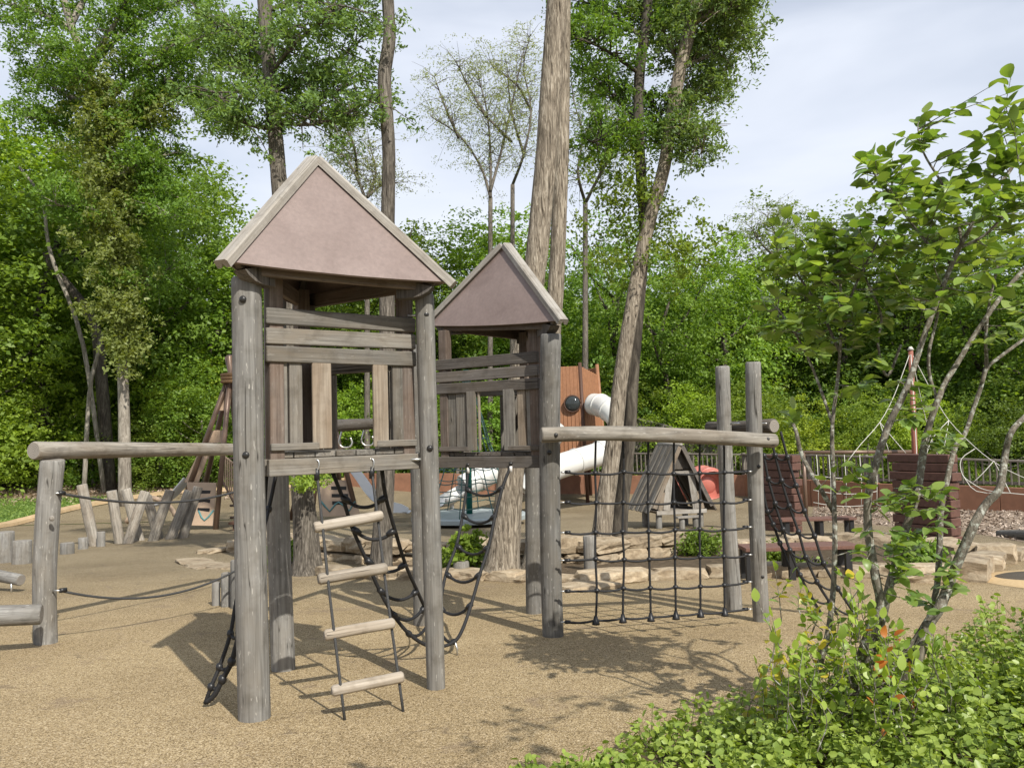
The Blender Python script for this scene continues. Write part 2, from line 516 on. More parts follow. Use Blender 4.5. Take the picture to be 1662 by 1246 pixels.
M_tan = ground_mat("tan_rubber", ((0.47, 0.34, 0.19), (0.53, 0.39, 0.225), (0.58, 0.44, 0.27)), 30, 0.003)
M_pit = ground_mat("dark_rubber", ((0.06, 0.05, 0.04), (0.09, 0.078, 0.065), (0.13, 0.11, 0.09)), 60, 0.004)
def stone_mat():
    m, n, b, N_, L_ = mat_new("limestone")
    _, rnd = obvec(n, L_); v = N_('ShaderNodeNewGeometry').outputs['Position']
    f = noise_node(n, v, 5, 7, 0.68, 0.5, (1, 1, 1.6), L_)
    c = ramp(n, f, [(0.25, (0.12, 0.088, 0.056)), (0.45, (0.33, 0.255, 0.165)), (0.7, (0.50, 0.42, 0.30))], L_)
    br = N_("ShaderNodeMapRange"); br.inputs['To Min'].default_value = 0.72; br.inputs['To Max'].default_value = 1.12
    L_(rnd, br.inputs['Value'])
    vm = N_("ShaderNodeVectorMath"); vm.operation = 'SCALE'
    L_(c, vm.inputs[0]); L_(br.outputs[0], vm.inputs['Scale'])
    f2 = noise_node(n, v, 26, 5, 0.7, 0, None, L_)
    c = mixc(n, L_, 0.5, vm.outputs[0], ramp(n, f2, [(0.3, (0.5, 0.48, 0.45)), (0.6, (1.1, 1.1, 1.1))], L_), 'MULTIPLY')
    L_(c, b.inputs['Base Color'])
    b.inputs['Roughness'].default_value = 0.9
    bump(n, L_, f, 0.9, 0.03, b)
    return m
M_stone = stone_mat()
def bark_mat(name, dark, mid, light, sc=(26, 26, 3.2), bd=0.02, moss=None):
    m, n, b, N_, L_ = mat_new(name)
    t = N_("ShaderNodeTexCoord"); v = t.outputs['Object']
    f = noise_node(n, v, 1, 6, 0.65, 1.0, sc, L_)
    c = ramp(n, f, [(0.33, dark), (0.5, mid), (0.66, light)], L_)
    f2 = noise_node(n, v, 1.3, 4, 0.6, 0, None, L_)
    c = mixc(n, L_, 0.7, c, ramp(n, f2, [(0.35, (0.72, 0.7, 0.68)), (0.65, (1.1, 1.08, 1.05))], L_), 'MULTIPLY')
    if moss:
        f3 = noise_node(n, v, moss[0], 4, 0.7, 0.2, None, L_)
        mf = ramp(n, f3, [(moss[2], (0, 0, 0)), (moss[2] + 0.07, (1, 1, 1))], L_)
        c = mixc(n, L_, mf, c, moss[1])
    L_(c, b.inputs['Base Color'])
    b.inputs['Roughness'].default_value = 0.92
    b.inputs['Specular IOR Level'].default_value = 0.2
    bump(n, L_, f, 1.0, bd, b)
    return m
M_bark = bark_mat("furrowed_bark", (0.05, 0.04, 0.03), (0.26, 0.222, 0.172), (0.48, 0.43, 0.35), (40, 40, 4.0), 0.03)
M_barkg = bark_mat("grey_furrowed_bark", (0.035, 0.03, 0.026), (0.135, 0.12, 0.10), (0.26, 0.235, 0.2), (40, 40, 4.0), 0.03)
M_barkd = bark_mat("dark_bark", (0.03, 0.026, 0.022), (0.075, 0.065, 0.052), (0.14, 0.125, 0.10), (9, 9, 2.0))
M_barkp = bark_mat("pale_bark", (0.12, 0.105, 0.085), (0.25, 0.225, 0.19), (0.38, 0.35, 0.3), (8, 8, 2))
M_lichen = bark_mat("lichened_bark", (0.06, 0.052, 0.042), (0.14, 0.125, 0.10), (0.23, 0.205, 0.17), (60, 60, 14), 0.003, (38, (0.33, 0.335, 0.29), 0.53))
def leaf_mat(name, c0, c1, trans=0.42, rough=0.5, spec=0.35, tcol=None):
    m, n, b, N_, L_ = mat_new(name)
    at = N_("ShaderNodeAttribute"); at.attribute_name = "tint"
    oi = N_("ShaderNodeObjectInfo")
    c = ramp(n, at.outputs['Fac'], [(0.0, c0), (1.0, c1)], L_)
    hs = N_("ShaderNodeHueSaturation")
    mr = N_("ShaderNodeMapRange"); mr.inputs['To Min'].default_value = 0.8; mr.inputs['To Max'].default_value = 1.2
    L_(oi.outputs['Random'], mr.inputs['Value']); L_(mr.outputs[0], hs.inputs['Value'])
    mr2 = N_("ShaderNodeMapRange"); mr2.inputs['To Min'].default_value = 0.485; mr2.inputs['To Max'].default_value = 0.512
    ml = N_("ShaderNodeMath"); ml.operation = 'FRACT'
    m7 = N_("ShaderNodeMath"); m7.operation = 'MULTIPLY'; m7.inputs[1].default_value = 7.77
    L_(oi.outputs['Random'], m7.inputs[0]); L_(m7.outputs[0], ml.inputs[0]); L_(ml.outputs[0], mr2.inputs['Value'])
    L_(mr2.outputs[0], hs.inputs['Hue'])
    L_(c, hs.inputs['Color'])
    L_(hs.outputs['Color'], b.inputs['Base Color'])
    b.inputs['Roughness'].default_value = rough
    b.inputs['Specular IOR Level'].default_value = spec
    tr = N_("ShaderNodeBsdfTranslucent")
    tm = mixc(n, L_, 1.0, hs.outputs['Color'], tcol or (1.5, 1.45, 0.5), 'MULTIPLY')
    L_(tm, tr.inputs['Color'])
    ms = N_("ShaderNodeMixShader"); ms.inputs['Fac'].default_value = trans
    o = n.nodes['Material Output']
    L_(b.outputs[0], ms.inputs[1]); L_(tr.outputs[0], ms.inputs[2]); L_(ms.outputs[0], o.inputs['Surface'])
    return m
M_leaf = leaf_mat("tree_leaves", (0.0923, 0.1683, 0.0229), (0.2695, 0.3858, 0.0574))
M_leafy = leaf_mat("bright_leaves", (0.1957, 0.3032, 0.0329), (0.3653, 0.4774, 0.0646))
M_leafd = leaf_mat("dark_leaves", (0.0689, 0.1288, 0.0221), (0.1991, 0.3104, 0.0551))
M_leafl = leaf_mat("locust_leaves", (0.0815, 0.1544, 0.0501), (0.2174, 0.3299, 0.1073))
M_ivy = leaf_mat("ivy_leaves", (0.14, 0.19, 0.04), (0.32, 0.37, 0.13))
M_big = leaf_mat("serviceberry_leaves", (0.1191, 0.2226, 0.0448), (0.3175, 0.4452, 0.1121), 0.42, 0.38, 0.5, (1.45, 1.4, 0.5))
M_basal = leaf_mat("basal_serviceberry_leaves", (0.15, 0.25, 0.04), (0.33, 0.44, 0.085), 0.42, 0.4, 0.45, (1.4, 1.35, 0.5))  # brighter serviceberry leaf colour, used for the basal shoots
M_yel = leaf_mat("yellow_leaves", (0.36, 0.34, 0.03), (0.55, 0.40, 0.05), 0.38, 0.4, 0.5, (1.2, 1.2, 0.6))
M_org = leaf_mat("orange_leaves", (0.48, 0.10, 0.03), (0.55, 0.22, 0.05), 0.38, 0.4, 0.5, (1.2, 1.2, 0.6))
M_cover = leaf_mat("cover_leaves", (0.1495, 0.2363, 0.0405), (0.345, 0.441, 0.09), 0.35, 0.42, 0.5, (1.4, 1.4, 0.5))
M_maple = leaf_mat("bush_leaves", (0.114, 0.1995, 0.027), (0.228, 0.342, 0.054), 0.35, 0.5, 0.3)
M_grass = leaf_mat("grass_blades", (0.096, 0.18, 0.036), (0.216, 0.324, 0.072), 0.3)

# ------------------------------------------------------------------ foliage
def leaf_mesh(name, cent, Ls, tint, mat, seed=0, ratio=0.5, spread=0.75, up=1.0, nrm=None, extra=None, curl=0.12):
    """every leaf a small folded quad; extra=(V,F) adds twigs with a second material"""
    rg = np.random.default_rng(seed)
    n = len(cent)
    cent = np.asarray(cent, dtype=np.float64)
    nn = rg.normal(size=(n, 3)) * spread
    nn[:, 2] += up
    if nrm is not None: nn += nrm
    nn /= np.linalg.norm(nn, axis=1)[:, None] + 1e-9
    d = rg.normal(size=(n, 3))
    d -= nn * (d * nn).sum(1)[:, None]
    d /= np.linalg.norm(d, axis=1)[:, None] + 1e-9
    s = np.cross(nn, d)
    Ls = np.asarray(Ls)[:, None]
    Wd = Ls * ratio
    b = cent - d * Ls * 0.5
    t = cent + d * Ls * 0.5 - nn * Ls * curl
    l = cent + s * Wd * 0.5 + nn * Ls * 0.06
    r = cent - s * Wd * 0.5 + nn * Ls * 0.06
    V = np.stack([b, r, t, l], axis=1).reshape(-1, 3)
    F = np.arange(4 * n).reshape(-1, 4)
    me = bpy.data.meshes.new(name)
    nv = 4 * n
    loops = F.reshape(-1)
    starts = np.arange(n) * 4
    tot = np.full(n, 4)
    tn = np.repeat(tint, 1)
    midx = np.zeros(n, dtype=np.int32)
    if extra is not None and len(extra[0]):
        EV = np.array([tuple(v) for v in extra[0]]); 
        EF = [f for f in extra[1] if len(f) == 4]
        EFa = np.array(EF).reshape(-1, 4) + nv
        V = np.concatenate([V, EV]); loops = np.concatenate([loops, EFa.reshape(-1)])
        starts = np.concatenate([starts, nv + np.arange(len(EFa)) * 4])
        tot = np.concatenate([tot, np.full(len(EFa), 4)])
        tn = np.concatenate([tn, np.zeros(len(EFa))])
        midx = np.concatenate([midx, np.ones(len(EFa), dtype=np.int32)])
    me.vertices.add(len(V)); me.vertices.foreach_set('co', V.reshape(-1).astype(np.float32))
    me.loops.add(len(loops)); me.loops.foreach_set('vertex_index', loops.astype(np.int32))
    me.polygons.add(len(starts)); me.polygons.foreach_set('loop_start', starts.astype(np.int32)); me.polygons.foreach_set('loop_total', tot.astype(np.int32))
    a = me.attributes.new("tint", 'FLOAT', 'FACE'); a.data.foreach_set('value', np.clip(tn, 0, 1).astype(np.float32))
    for m in (mat if isinstance(mat, (list, tuple)) else [mat]): me.materials.append(m)
    me.polygons.foreach_set('material_index', midx)
    me.update(calc_edges=True)
    me.validate()
    return me
def sprays(rg, centers, per, rad, flat=0.22, droop=0.5, outward=None):
    """leaf positions in layered, drooping sprays round the given centres"""
    centers = np.asarray(centers)
    n = len(centers)
    r = np.sqrt(rg.random((n, per))) * rad[:, None]
    a = rg.random((n, per)) * 2 * np.pi
    # lobed outline so that sprays do not read as discs
    lob = 0.65 + 0.35 * np.sin(a * 3 + rg.random((n, 1)) * 6.28)
    r = r * lob
    p = np.stack([r * np.cos(a), r * np.sin(a), rg.normal(size=(n, per)) * rad[:, None] * flat - droop * r * r / np.maximum(rad[:, None], 1e-3)], axis=2)
    tint = np.repeat(rg.random(n) * 0.5, per).reshape(n, per) + rg.random((n, per)) * 0.5
    return (centers[:, None, :] + p).reshape(-1, 3), tint.reshape(-1)
def crown_points(rg, rx, ry, rz, n, shell=0.45, gaps=0.35):
    out = []
    ph = rg.random(3) * 20
    while len(out) < n:
        v = rg.normal(size=3); v /= np.linalg.norm(v)
        rr = (shell + (1 - shell) * rg.random()) 
        q = v * rr
        # knock holes in, push lobes out
        g = noise.noise(Vector((v[0] * 2.2 + ph[0], v[1] * 2.2 + ph[1], v[2] * 2.2 + ph[2])))
        if g < -gaps + 0.1 * rg.random(): continue
        k = 1 + 0.28 * g
        out.append((q[0] * rx * k, q[1] * ry * k, q[2] * rz * k))
    return np.array(out)
def crown_mesh(seed, rx, ry, rz, n, per, rad, leaf, mat, ratio=0.55, shell=0.45, gaps=0.35, droop=0.45, spread=0.7):
    rg = np.random.default_rng(seed)
    c = crown_points(rg, rx, ry, rz, n, shell, gaps)
    p, t = sprays(rg, c, per, rad * (0.6 + 0.8 * rg.random(n)), 0.16, droop)
    nr = p / np.array([rx, ry, rz]) * 0.35
    return leaf_mesh("crown", p, leaf * (0.7 + 0.6 * rg.random(len(p))), t, mat, seed, ratio, spread, 0.9, nrm=nr)
TREE_V = []
specs = [(3.2, 3.2, 4.2, 210, 62, 0.85, .17, M_leaf), (3.6, 3.4, 3.6, 220, 62, 0.9, .17, M_leaf), (2.7, 2.7, 4.8, 200, 62, 0.8, .16, M_leafd),
         (3.4, 3.4, 4.4, 210, 60, 0.8, .16, M_leafd), (2.9, 2.9, 3.3, 190, 60, 0.8, .16, M_leafy), (3.0, 3.0, 5.2, 220, 62, 0.8, .16, M_leaf)]
for i, s in enumerate(specs):
    TREE_V.append((crown_mesh(100 + i, *s), s[2]))
def trunk_mesh(h, r, mat, seed, lean=0.4, limbs=5):
    rg = random.Random(seed)
    P = [Vector((lean * math.sin(k * 0.9 + seed) * k / 6, lean * math.cos(k * 1.3 + seed) * k / 8, h * k / 6)) for k in range(7)]
    V, Fc = tubeVF(smoothpath(P, 3), interp([r * (1 - 0.12 * k) for k in range(7)], 19), 9)
    for j in range(limbs):
        k = rg.randint(3, 5); p = P[k].lerp(P[min(k + 1, 6)], rg.random())
        a = rg.random() * 6.28
        q = p + Vector((math.cos(a) * 1.1, math.sin(a) * 1.1, 1.0)); q2 = q + Vector((math.cos(a) * 0.9, math.sin(a) * 0.9, 1.4))
        tubeVF(smoothpath([p, q, q2], 3), interp([r * 0.4, r * 0.25, r * 0.08], 7), 6, V, Fc)
    return mesh("trunk", V, Fc, mat, True)
TRUNKS = [trunk_mesh(7.5, 0.2, M_barkd, 1), trunk_mesh(7.5, 0.16, M_barkp, 2), trunk_mesh(7.5, 0.24, M_barkd, 5)]
def tree(name, label, X, Y, crown_i, sc, zc, trunk_i=0, group=None, sxy=1.0, cat='tree', z0=None):
    z0 = gzs(Y, X) if z0 is None else z0
    t = thing(name, label, cat, (X, Y, z0 - 0.1), group)
    me, rz = TREE_V[crown_i]
    M = Matrix.Translation((X, Y, z0 + zc)) @ Matrix.Rotation((X * 7.1 + Y) % 6.28, 4, 'Z') @ Matrix.Diagonal((sc * sxy, sc * sxy, sc, 1))
    place('crown', me, M, t)
    h = zc / 7.5 * 1.15
    place('trunk', TRUNKS[trunk_i], Matrix.Translation((X, Y, z0 - 0.1)) @ Matrix.Rotation(X, 4, 'Z') @ Matrix.Diagonal((sc, sc, h, 1)), t)
    return t

# ------------------------------------------------------------------ the ground
def terrain():
    xs = np.concatenate([np.linspace(-400, -60, 8), np.linspace(-50, 50, 81), np.linspace(60, 400, 8)])
    ys = np.concatenate([np.linspace(-120, -5, 5), np.linspace(0, 24, 5), np.linspace(25.5, 60, 40), np.linspace(64, 100, 12), np.linspace(140, 500, 5)])
    V = [(x, y, gzs(y, x) + (0.25 * noise.noise(Vector((x * .1, y * .1, 0))) if y > 39 else 0)) for y in ys for x in xs]
    nx = len(xs)
    Fc = [(j * nx + i, j * nx + i + 1, (j + 1) * nx + i + 1, (j + 1) * nx + i) for j in range(len(ys) - 1) for i in range(nx - 1)]
    return place('ground', mesh('ground', V, Fc, M_floor, True))
tag(terrain(), kind='structure')
kerb_px = [(-420, 905), (-200, 880), (0, 858), (60, 851), (130, 844), (210, 838), (300, 833), (420, 829), (560, 822), (640, 816)]
kerb_pt = [G(*p) for p in kerb_px]
wall_px = [(560, 808, 35.5), (640, 811, 34.5), (740, 813, 33.5), (850, 814, 32.8), (1000, 813.5, 32), (1120, 813, 31), (1212, 813, 30), (1320, 822, 26), (1430, 826, 24), (1560, 828, 22.2), (1700, 832, 20.6), (1950, 842, 18.6)]
wall_pt = [Vector((W(a, b, D).x, D, 0)) for a, b, D in wall_px]
play_poly = [(-25, -6), (30, -6), (30, 12)] + [(p.x, p.y) for p in reversed(wall_pt)] + [(p.x, p.y) for p in reversed(kerb_pt)] + [(-25, 10)]
tag(sheet('play_surface', play_poly, 0.008, M_play), kind='structure')
# kerb: a low tan edging that follows the curve
kp = smoothpath([Vector((p.x, p.y, 0)) for p in kerb_pt], 5)
KV, KF = [], []
for i, p in enumerate(kp):
    t = (kp[min(i + 1, len(kp) - 1)] - kp[max(i - 1, 0)]).normalized()
    nrm = Vector((-t.y, t.x, 0))
    for off, hz in ((0, 0.0), (0.02, 0.10), (0.42, 0.12), (0.46, 0.0)):
        q = p + nrm * off
        KV.append((q.x, q.y, gzs(q.y, q.x) + hz + 0.02))
for i in range(len(kp) - 1):
    for s in range(3):
        KF.append((i * 4 + s, i * 4 + 4 + s, i * 4 + 5 + s, i * 4 + 1 + s))
tag(place('kerb', mesh('kerb', KV, KF, M_kerb, False)), kind='structure')
lawn_poly = [(p.x - 0.2, p.y + 0.43) for p in kp] + [(-2.5, 39), (-60, 39), (-60, 24)]
tag(sheet('lawn', lawn_poly, 0.012, M_lawn), kind='structure')
# leaf litter where the lawn meets the wood
lit = [(-50, 34.2), (-22, 33.6), (-17, 33.6), (-14.5, 34.2), (-11, 35.8), (-9, 38), (-12, 39), (-50, 39)]
tag(sheet('leaf_litter', lit, 0.02, M_litter), kind='structure')
rg0 = np.random.default_rng(5)
n = 26000
gx = rg0.uniform(-24, -3, n); gy = rg0.uniform(24, 37, n)
def in_poly(x, y, poly):
    ins = np.zeros(len(x), bool); j = len(poly) - 1
    for i in range(len(poly)):
        xi, yi = poly[i][0], poly[i][1]; xj, yj = poly[j][0], poly[j][1]
        with np.errstate(divide='ignore', invalid='ignore'):
            c = ((yi > y) != (yj > y)) & (x < (xj - xi) * (y - yi) / (yj - yi + 1e-12) + xi)
        ins ^= c; j = i
    return ins
ok = in_poly(gx, gy, lawn_poly) & ~in_poly(gx, gy, lit)
gx, gy = gx[ok], gy[ok]
gc = np.stack([gx, gy, np.array([gzs(v, u) for v, u in zip(gy, gx)]) + 0.045], 1)
gm = leaf_mesh('grass', gc, 0.13 + 0.07 * rg0.random(len(gc)), rg0.random(len(gc)), M_grass, 3, 0.22, 1.2, 0.0)
tag(place('grass', gm), kind='stuff')
nl = 5000
lx = rg0.uniform(-26, -9, nl); ly = rg0.uniform(31.5, 38, nl)
keep = (rg0.random(nl) < np.clip((ly - 31) / 5, 0, 1))
lx, ly = lx[keep], ly[keep]
lc = np.stack([lx, ly, np.array([gzs(v, u) for v, u in zip(ly, lx)]) + 0.06], 1)
M_dry = leaf_mat("dry_leaves", (0.16, 0.10, 0.06), (0.45, 0.36, 0.27), 0.1)
tag(place('fallen_leaves', leaf_mesh('fallen', lc, 0.10 + 0.07 * rg0.random(len(lc)), rg0.random(len(lc)), M_dry, 4, 0.6, 0.5, 1.0)), kind='stuff')
# wood chips on the right
chip = [G(1318, 846), G(1400, 852), G(1560, 862), G(1662, 881), G(1900, 900)]
chip_poly = [(p.x, p.y) for p in chip] + [(p.x, p.y - 0.02) for p in reversed(wall_pt[7:])]
tag(sheet('wood_chip_bed', chip_poly, 0.014, M_chips), kind='structure')
nc = 9000
xx = rg0.uniform(6, 17, nc); yy = rg0.uniform(13, 26, nc)
ok = in_poly(xx, yy, chip_poly); xx, yy = xx[ok], yy[ok]
cc = np.stack([xx, yy, np.array([gzs(v) for v in yy]) + 0.03], 1)
M_chipm = leaf_mat("chip_wood", (0.16, 0.115, 0.085), (0.48, 0.4, 0.33), 0.0, 0.9, 0.1)
tag(place('wood_chips', leaf_mesh('chips', cc, 0.07 + 0.07 * rg0.random(len(cc)), rg0.random(len(cc)), M_chipm, 8, 0.35, 0.6, 1.0)), kind='stuff')
# tan circle with a dark well on the right
def disc(name, c, r, mat, dz, tilt=True, seg=48, rim=0.0, ell=1.0):
    V = [(0, 0, rim)] ; Fc = []
    rings = [(0.5, 1.0), (0.9, 1.0), (1.0, 0.0)]
    for q, hq in rings:
        for s in range(seg):
            a = 2 * math.pi * s / seg
            V.append((r * q * math.cos(a), r * q * ell * math.sin(a), rim * hq - 0.045 * r * q * ell * math.sin(a)))
    for s in range(seg): Fc.append((0, 1 + s, 1 + (s + 1) % seg))
    for k in range(2):
        for s in range(seg):
            a, b = 1 + k * seg + s, 1 + k * seg + (s + 1) % seg
            Fc.append((a, a + seg, b + seg, b))
    return place(name, mesh(name, V, Fc, mat, True), Matrix.Translation((c.x, c.y, gz(c.y) + dz)))
cc_ = G(1728, 944)
rr_ = cc_.x - (cc_.y * (1587 - 831) / 1345)
tag(disc('tan_circle', cc_, rr_, M_tan, 0.012, rim=0.03), kind='structure')
tag(disc('dark_circle', Vector((cc_.x + 0.0, cc_.y + 0.18, 0)), rr_ * 0.76, M_pit, 0.042, rim=0.016, ell=0.62), kind='structure')

# ------------------------------------------------------------------ the wood behind
def far_tree(px, D, zc, ci, sc, label, ti=0, sxy=1.0, py=None):
    X = (px - 831) / 1345 * D
    return tree('broadleaf_tree', label, X, D, ci, sc, zc, ti, 'trees along the edge of the wood', sxy)
edge = [
 (25, 43, 12.5, 0, 1.5, 'tall green tree whose top fills the upper left, behind the bleached snag', 0, 1.2),
 (150, 46, 13.0, 1, 1.5, 'very tall tree rising behind the ivy-covered tree', 2, 1.2),
 (-60, 40, 13.5, 4, 1.4, 'tall bright green tree cut by the upper left photo edge', 0, 1.2),
 (270, 47, 10.5, 0, 1.35, 'tall green tree on the skyline left of the big roof', 0, 1.1),
 (-40, 36, 5.5, 5, 1.45, 'tall green tree at the far left edge of the photo behind the near horizontal log', 0, 1.1),
 (70, 38, 9.8, 1, 1.6, 'tall tree with broad crown left of the ivy-covered trunk', 2, 1.1),
 (250, 40, 9.5, 3, 1.5, 'dark green tree right of the ivy-covered trunk', 0, 1.0),
 (345, 41, 6.5, 0, 1.35, 'full green tree just left of the big tower roof', 2, 1.1),
 (430, 44, 6.0, 5, 1.2, 'green tree behind the left slope of the big tower roof', 0, 1.1),
 (560, 45, 6.4, 1, 1.2, 'green tree seen through the big tower between roof and rails', 0, 1.1),
 (655, 43, 7.3, 0, 1.2, 'green tree between the two tower roofs, lower half behind the leaning right post', 2, 1.1),
 (745, 45, 7.1, 3, 1.25, 'dark green tree between the two tower roofs, above the left slope of the small roof', 0, 1.15),
 (845, 44, 8.0, 0, 1.25, 'green tree behind the small tower roof and the big furrowed trunk', 0, 1.1),
 (1000, 42, 7.0, 3, 1.25, 'tall dark green tree behind the twin leaning trunks', 2, 1.0),
 (1085, 39, 7.2, 1, 1.05, 'tall bushy tree with ragged top right of the twin leaning trunks', 0, 0.9),
 (1170, 42, 6.4, 0, 1.25, 'green tree above the two tall posts of the net frame', 0, 1.0),
 (1265, 46, 6.6, 2, 1.2, 'dark green tree just right of the two tall posts of the net frame', 0, 1.2),
 (1370, 44, 6.9, 3, 1.3, 'dark green tree behind the left half of the big-leaved shrub', 2, 1.2),
 (1480, 42, 6.6, 2, 1.3, 'dark tree behind the rusty red pole on the right', 0, 1.2),
 (1590, 40, 6.8, 3, 1.35, 'dark tree behind the right half of the big-leaved shrub', 0, 1.2),
 (1700, 38, 6.2, 5, 1.3, 'green tree at the far right edge of the photo', 0, 1.2),
]
for a in edge: far_tree(*a)
# lower bushes and saplings filling the edge, each its own plant
bush_l = [(-20, 36, 2.4, 4, 0.8, 'bright yellow green sapling at the left edge of the lawn'), (62, 37.5, 3.4, 4, 0.95, 'bright lime green small tree left of the pale leaning trunk'),
 (150, 37.5, 1.2, 0, 0.55, 'green bush on the lawn edge right under the pale leaning trunk'), (255, 36.5, 1.5, 1, 0.62, 'green bush behind the slanted log stakes'),
 (330, 36, 2.6, 0, 0.72, 'leafy green bush left of the first brown tipi'), (300, 39, 3.6, 4, 0.72, 'light green sapling behind the first brown tipi, left of its tip'),
 (440, 37, 2.4, 3, 0.72, 'dark green bush between the two brown tipis'), (585, 38, 2.2, 4, 0.7, 'light green bush behind the log with steel hooks'),
 (690, 38, 1.9, 1, 0.72, 'green bush seen left of the green spinner pole'), (790, 39, 2.0, 0, 0.72, 'bush seen through the window of the small tower'),
 (905, 38, 2.4, 3, 0.7, 'dark bush behind the brown slide tower'), (1010, 38.5, 2.1, 5, 0.6, 'green bush behind the stepped board fence'),
 (1110, 37, 1.9, 4, 0.72, 'bright green bush rising above the picket railing behind the play hut'), (1200, 36, 2.2, 1, 0.7, 'green bush above the railing between the two tall posts and the shrub'),
 (1300, 34, 1.3, 4, 0.66, 'bright green bush behind the railing right of the log-end net'), (1400, 33, 1.6, 0, 0.6, 'green bush behind the railing between the two stacked timber walls'),
 (1510, 32, 1.8, 4, 0.55, 'light green bush behind the right stacked timber wall'), (1620, 30, 1.2, 2, 0.6, 'dark green bush behind the railing at the right edge')]
for px, D, zc, ci, sc, lab in bush_l:
    X = (px - 831) / 1345 * D
    tree('bush', lab, X, D, ci, sc, zc, 1, 'bushes along the edge of the wood', 1.15, 'bush')
# woodland further up the hill: one mass, instanced crowns
srccol = bpy.data.collections.new("woodland_kinds")
for i in range(6):
    # a crown with its trunk in one mesh, origin at the foot
    me, rz = TREE_V[i]
    o = bpy.data.objects.new("kind_%d" % i, me)
    srccol.objects.link(o)
pts, rots, scl, idx = [], [], [], []
rr = random.Random(11)
for row, D in enumerate([47, 51, 55, 60, 66, 73, 81]):
    x = -0.75 * D
    while x < 0.75 * D:
        x += 3.6 + 1.6 * rr.random()
        y = D + rr.uniform(-1.5, 1.5)
        pxa = 831 + 1345 * x / y
        s = rr.uniform(0.95, 1.25)
        h = rr.uniform(2.5, 5.0)
        # keep the skyline of the photograph: low between the roofs and on the right, high at the left
        lim = 16 if pxa < 300 else (2.6 if pxa < 1300 else 3.2)
        if pxa >= 300: y_ = y; h = min(h, lim); s = min(s, 1.02)
        else: h += rr.uniform(1, 5)
        if row > 2 and pxa >= 300:
            h -= (row - 2) * 1.1 + 0.5
        pts.append((x, y, gzs(y) + h)); rots.append((0, 0, rr.random() * 6.28)); scl.append(s); idx.append(rr.choice([0, 1, 2, 3, 5, 0, 3]))
        if pxa < 300 or True:
            pts.append((x + rr.uniform(-1, 1), y - 1.5, gzs(y) + 0.6)); rots.append((0, 0, rr.random() * 6.28)); scl.append(0.85); idx.append(rr.choice([2, 3, 0]))
# undergrowth just behind the edge so that no bare ground shows
x = -34
while x < 26:
    for D in (39.5, 43.5):
        pts.append((x + rr.uniform(-1, 1), D + rr.uniform(-1, 1), gzs(D) + 0.8)); rots.append((0, 0, rr.random() * 6.28)); scl.append(0.7 + 0.2 * rr.random()); idx.append(rr.choice([2, 3, 0, 3]))
    x += 2.6
pm = bpy.data.meshes.new("woodland")
pm.from_pydata(pts, [], [])
a = pm.attributes.new("rot", 'FLOAT_VECTOR', 'POINT'); a.data.foreach_set('vector', np.array(rots, dtype=np.float32).reshape(-1))
a = pm.attributes.new("scl", 'FLOAT', 'POINT'); a.data.foreach_set('value', np.array(scl, dtype=np.float32))
a = pm.attributes.new("kindi", 'INT', 'POINT'); a.data.foreach_set('value', np.array(idx, dtype=np.int32))
wood = place('woodland', pm)
tag(wood, kind='stuff')
ng = bpy.data.node_groups.new("woodland", 'GeometryNodeTree')
ng.interface.new_socket("Geometry", in_out='INPUT', socket_type='NodeSocketGeometry')
ng.interface.new_socket("Geometry", in_out='OUTPUT', socket_type='NodeSocketGeometry')
gi = ng.nodes.new("NodeGroupInput"); go = ng.nodes.new("NodeGroupOutput")
ip = ng.nodes.new("GeometryNodeInstanceOnPoints"); ci_ = ng.nodes.new("GeometryNodeCollectionInfo")
ci_.inputs['Collection'].default_value = srccol
ci_.inputs['Separate Children'].default_value = True
ci_.inputs['Reset Children'].default_value = True
def nattr(nm, ty):
    q = ng.nodes.new("GeometryNodeInputNamedAttribute"); q.data_type = ty; q.inputs['Name'].default_value = nm
    return q.outputs['Attribute']
ng.links.new(gi.outputs[0], ip.inputs['Points']); ng.links.new(ci_.outputs[0], ip.inputs['Instance'])
ip.inputs['Pick Instance'].default_value = True
ng.links.new(nattr("kindi", 'INT'), ip.inputs['Instance Index'])
ng.links.new(nattr("rot", 'FLOAT_VECTOR'), ip.inputs['Rotation'])
ng.links.new(nattr("scl", 'FLOAT'), ip.inputs['Scale'])
ng.links.new(ip.outputs[0], go.inputs[0])
md = wood.modifiers.new("instances", 'NODES'); md.node_group = ng

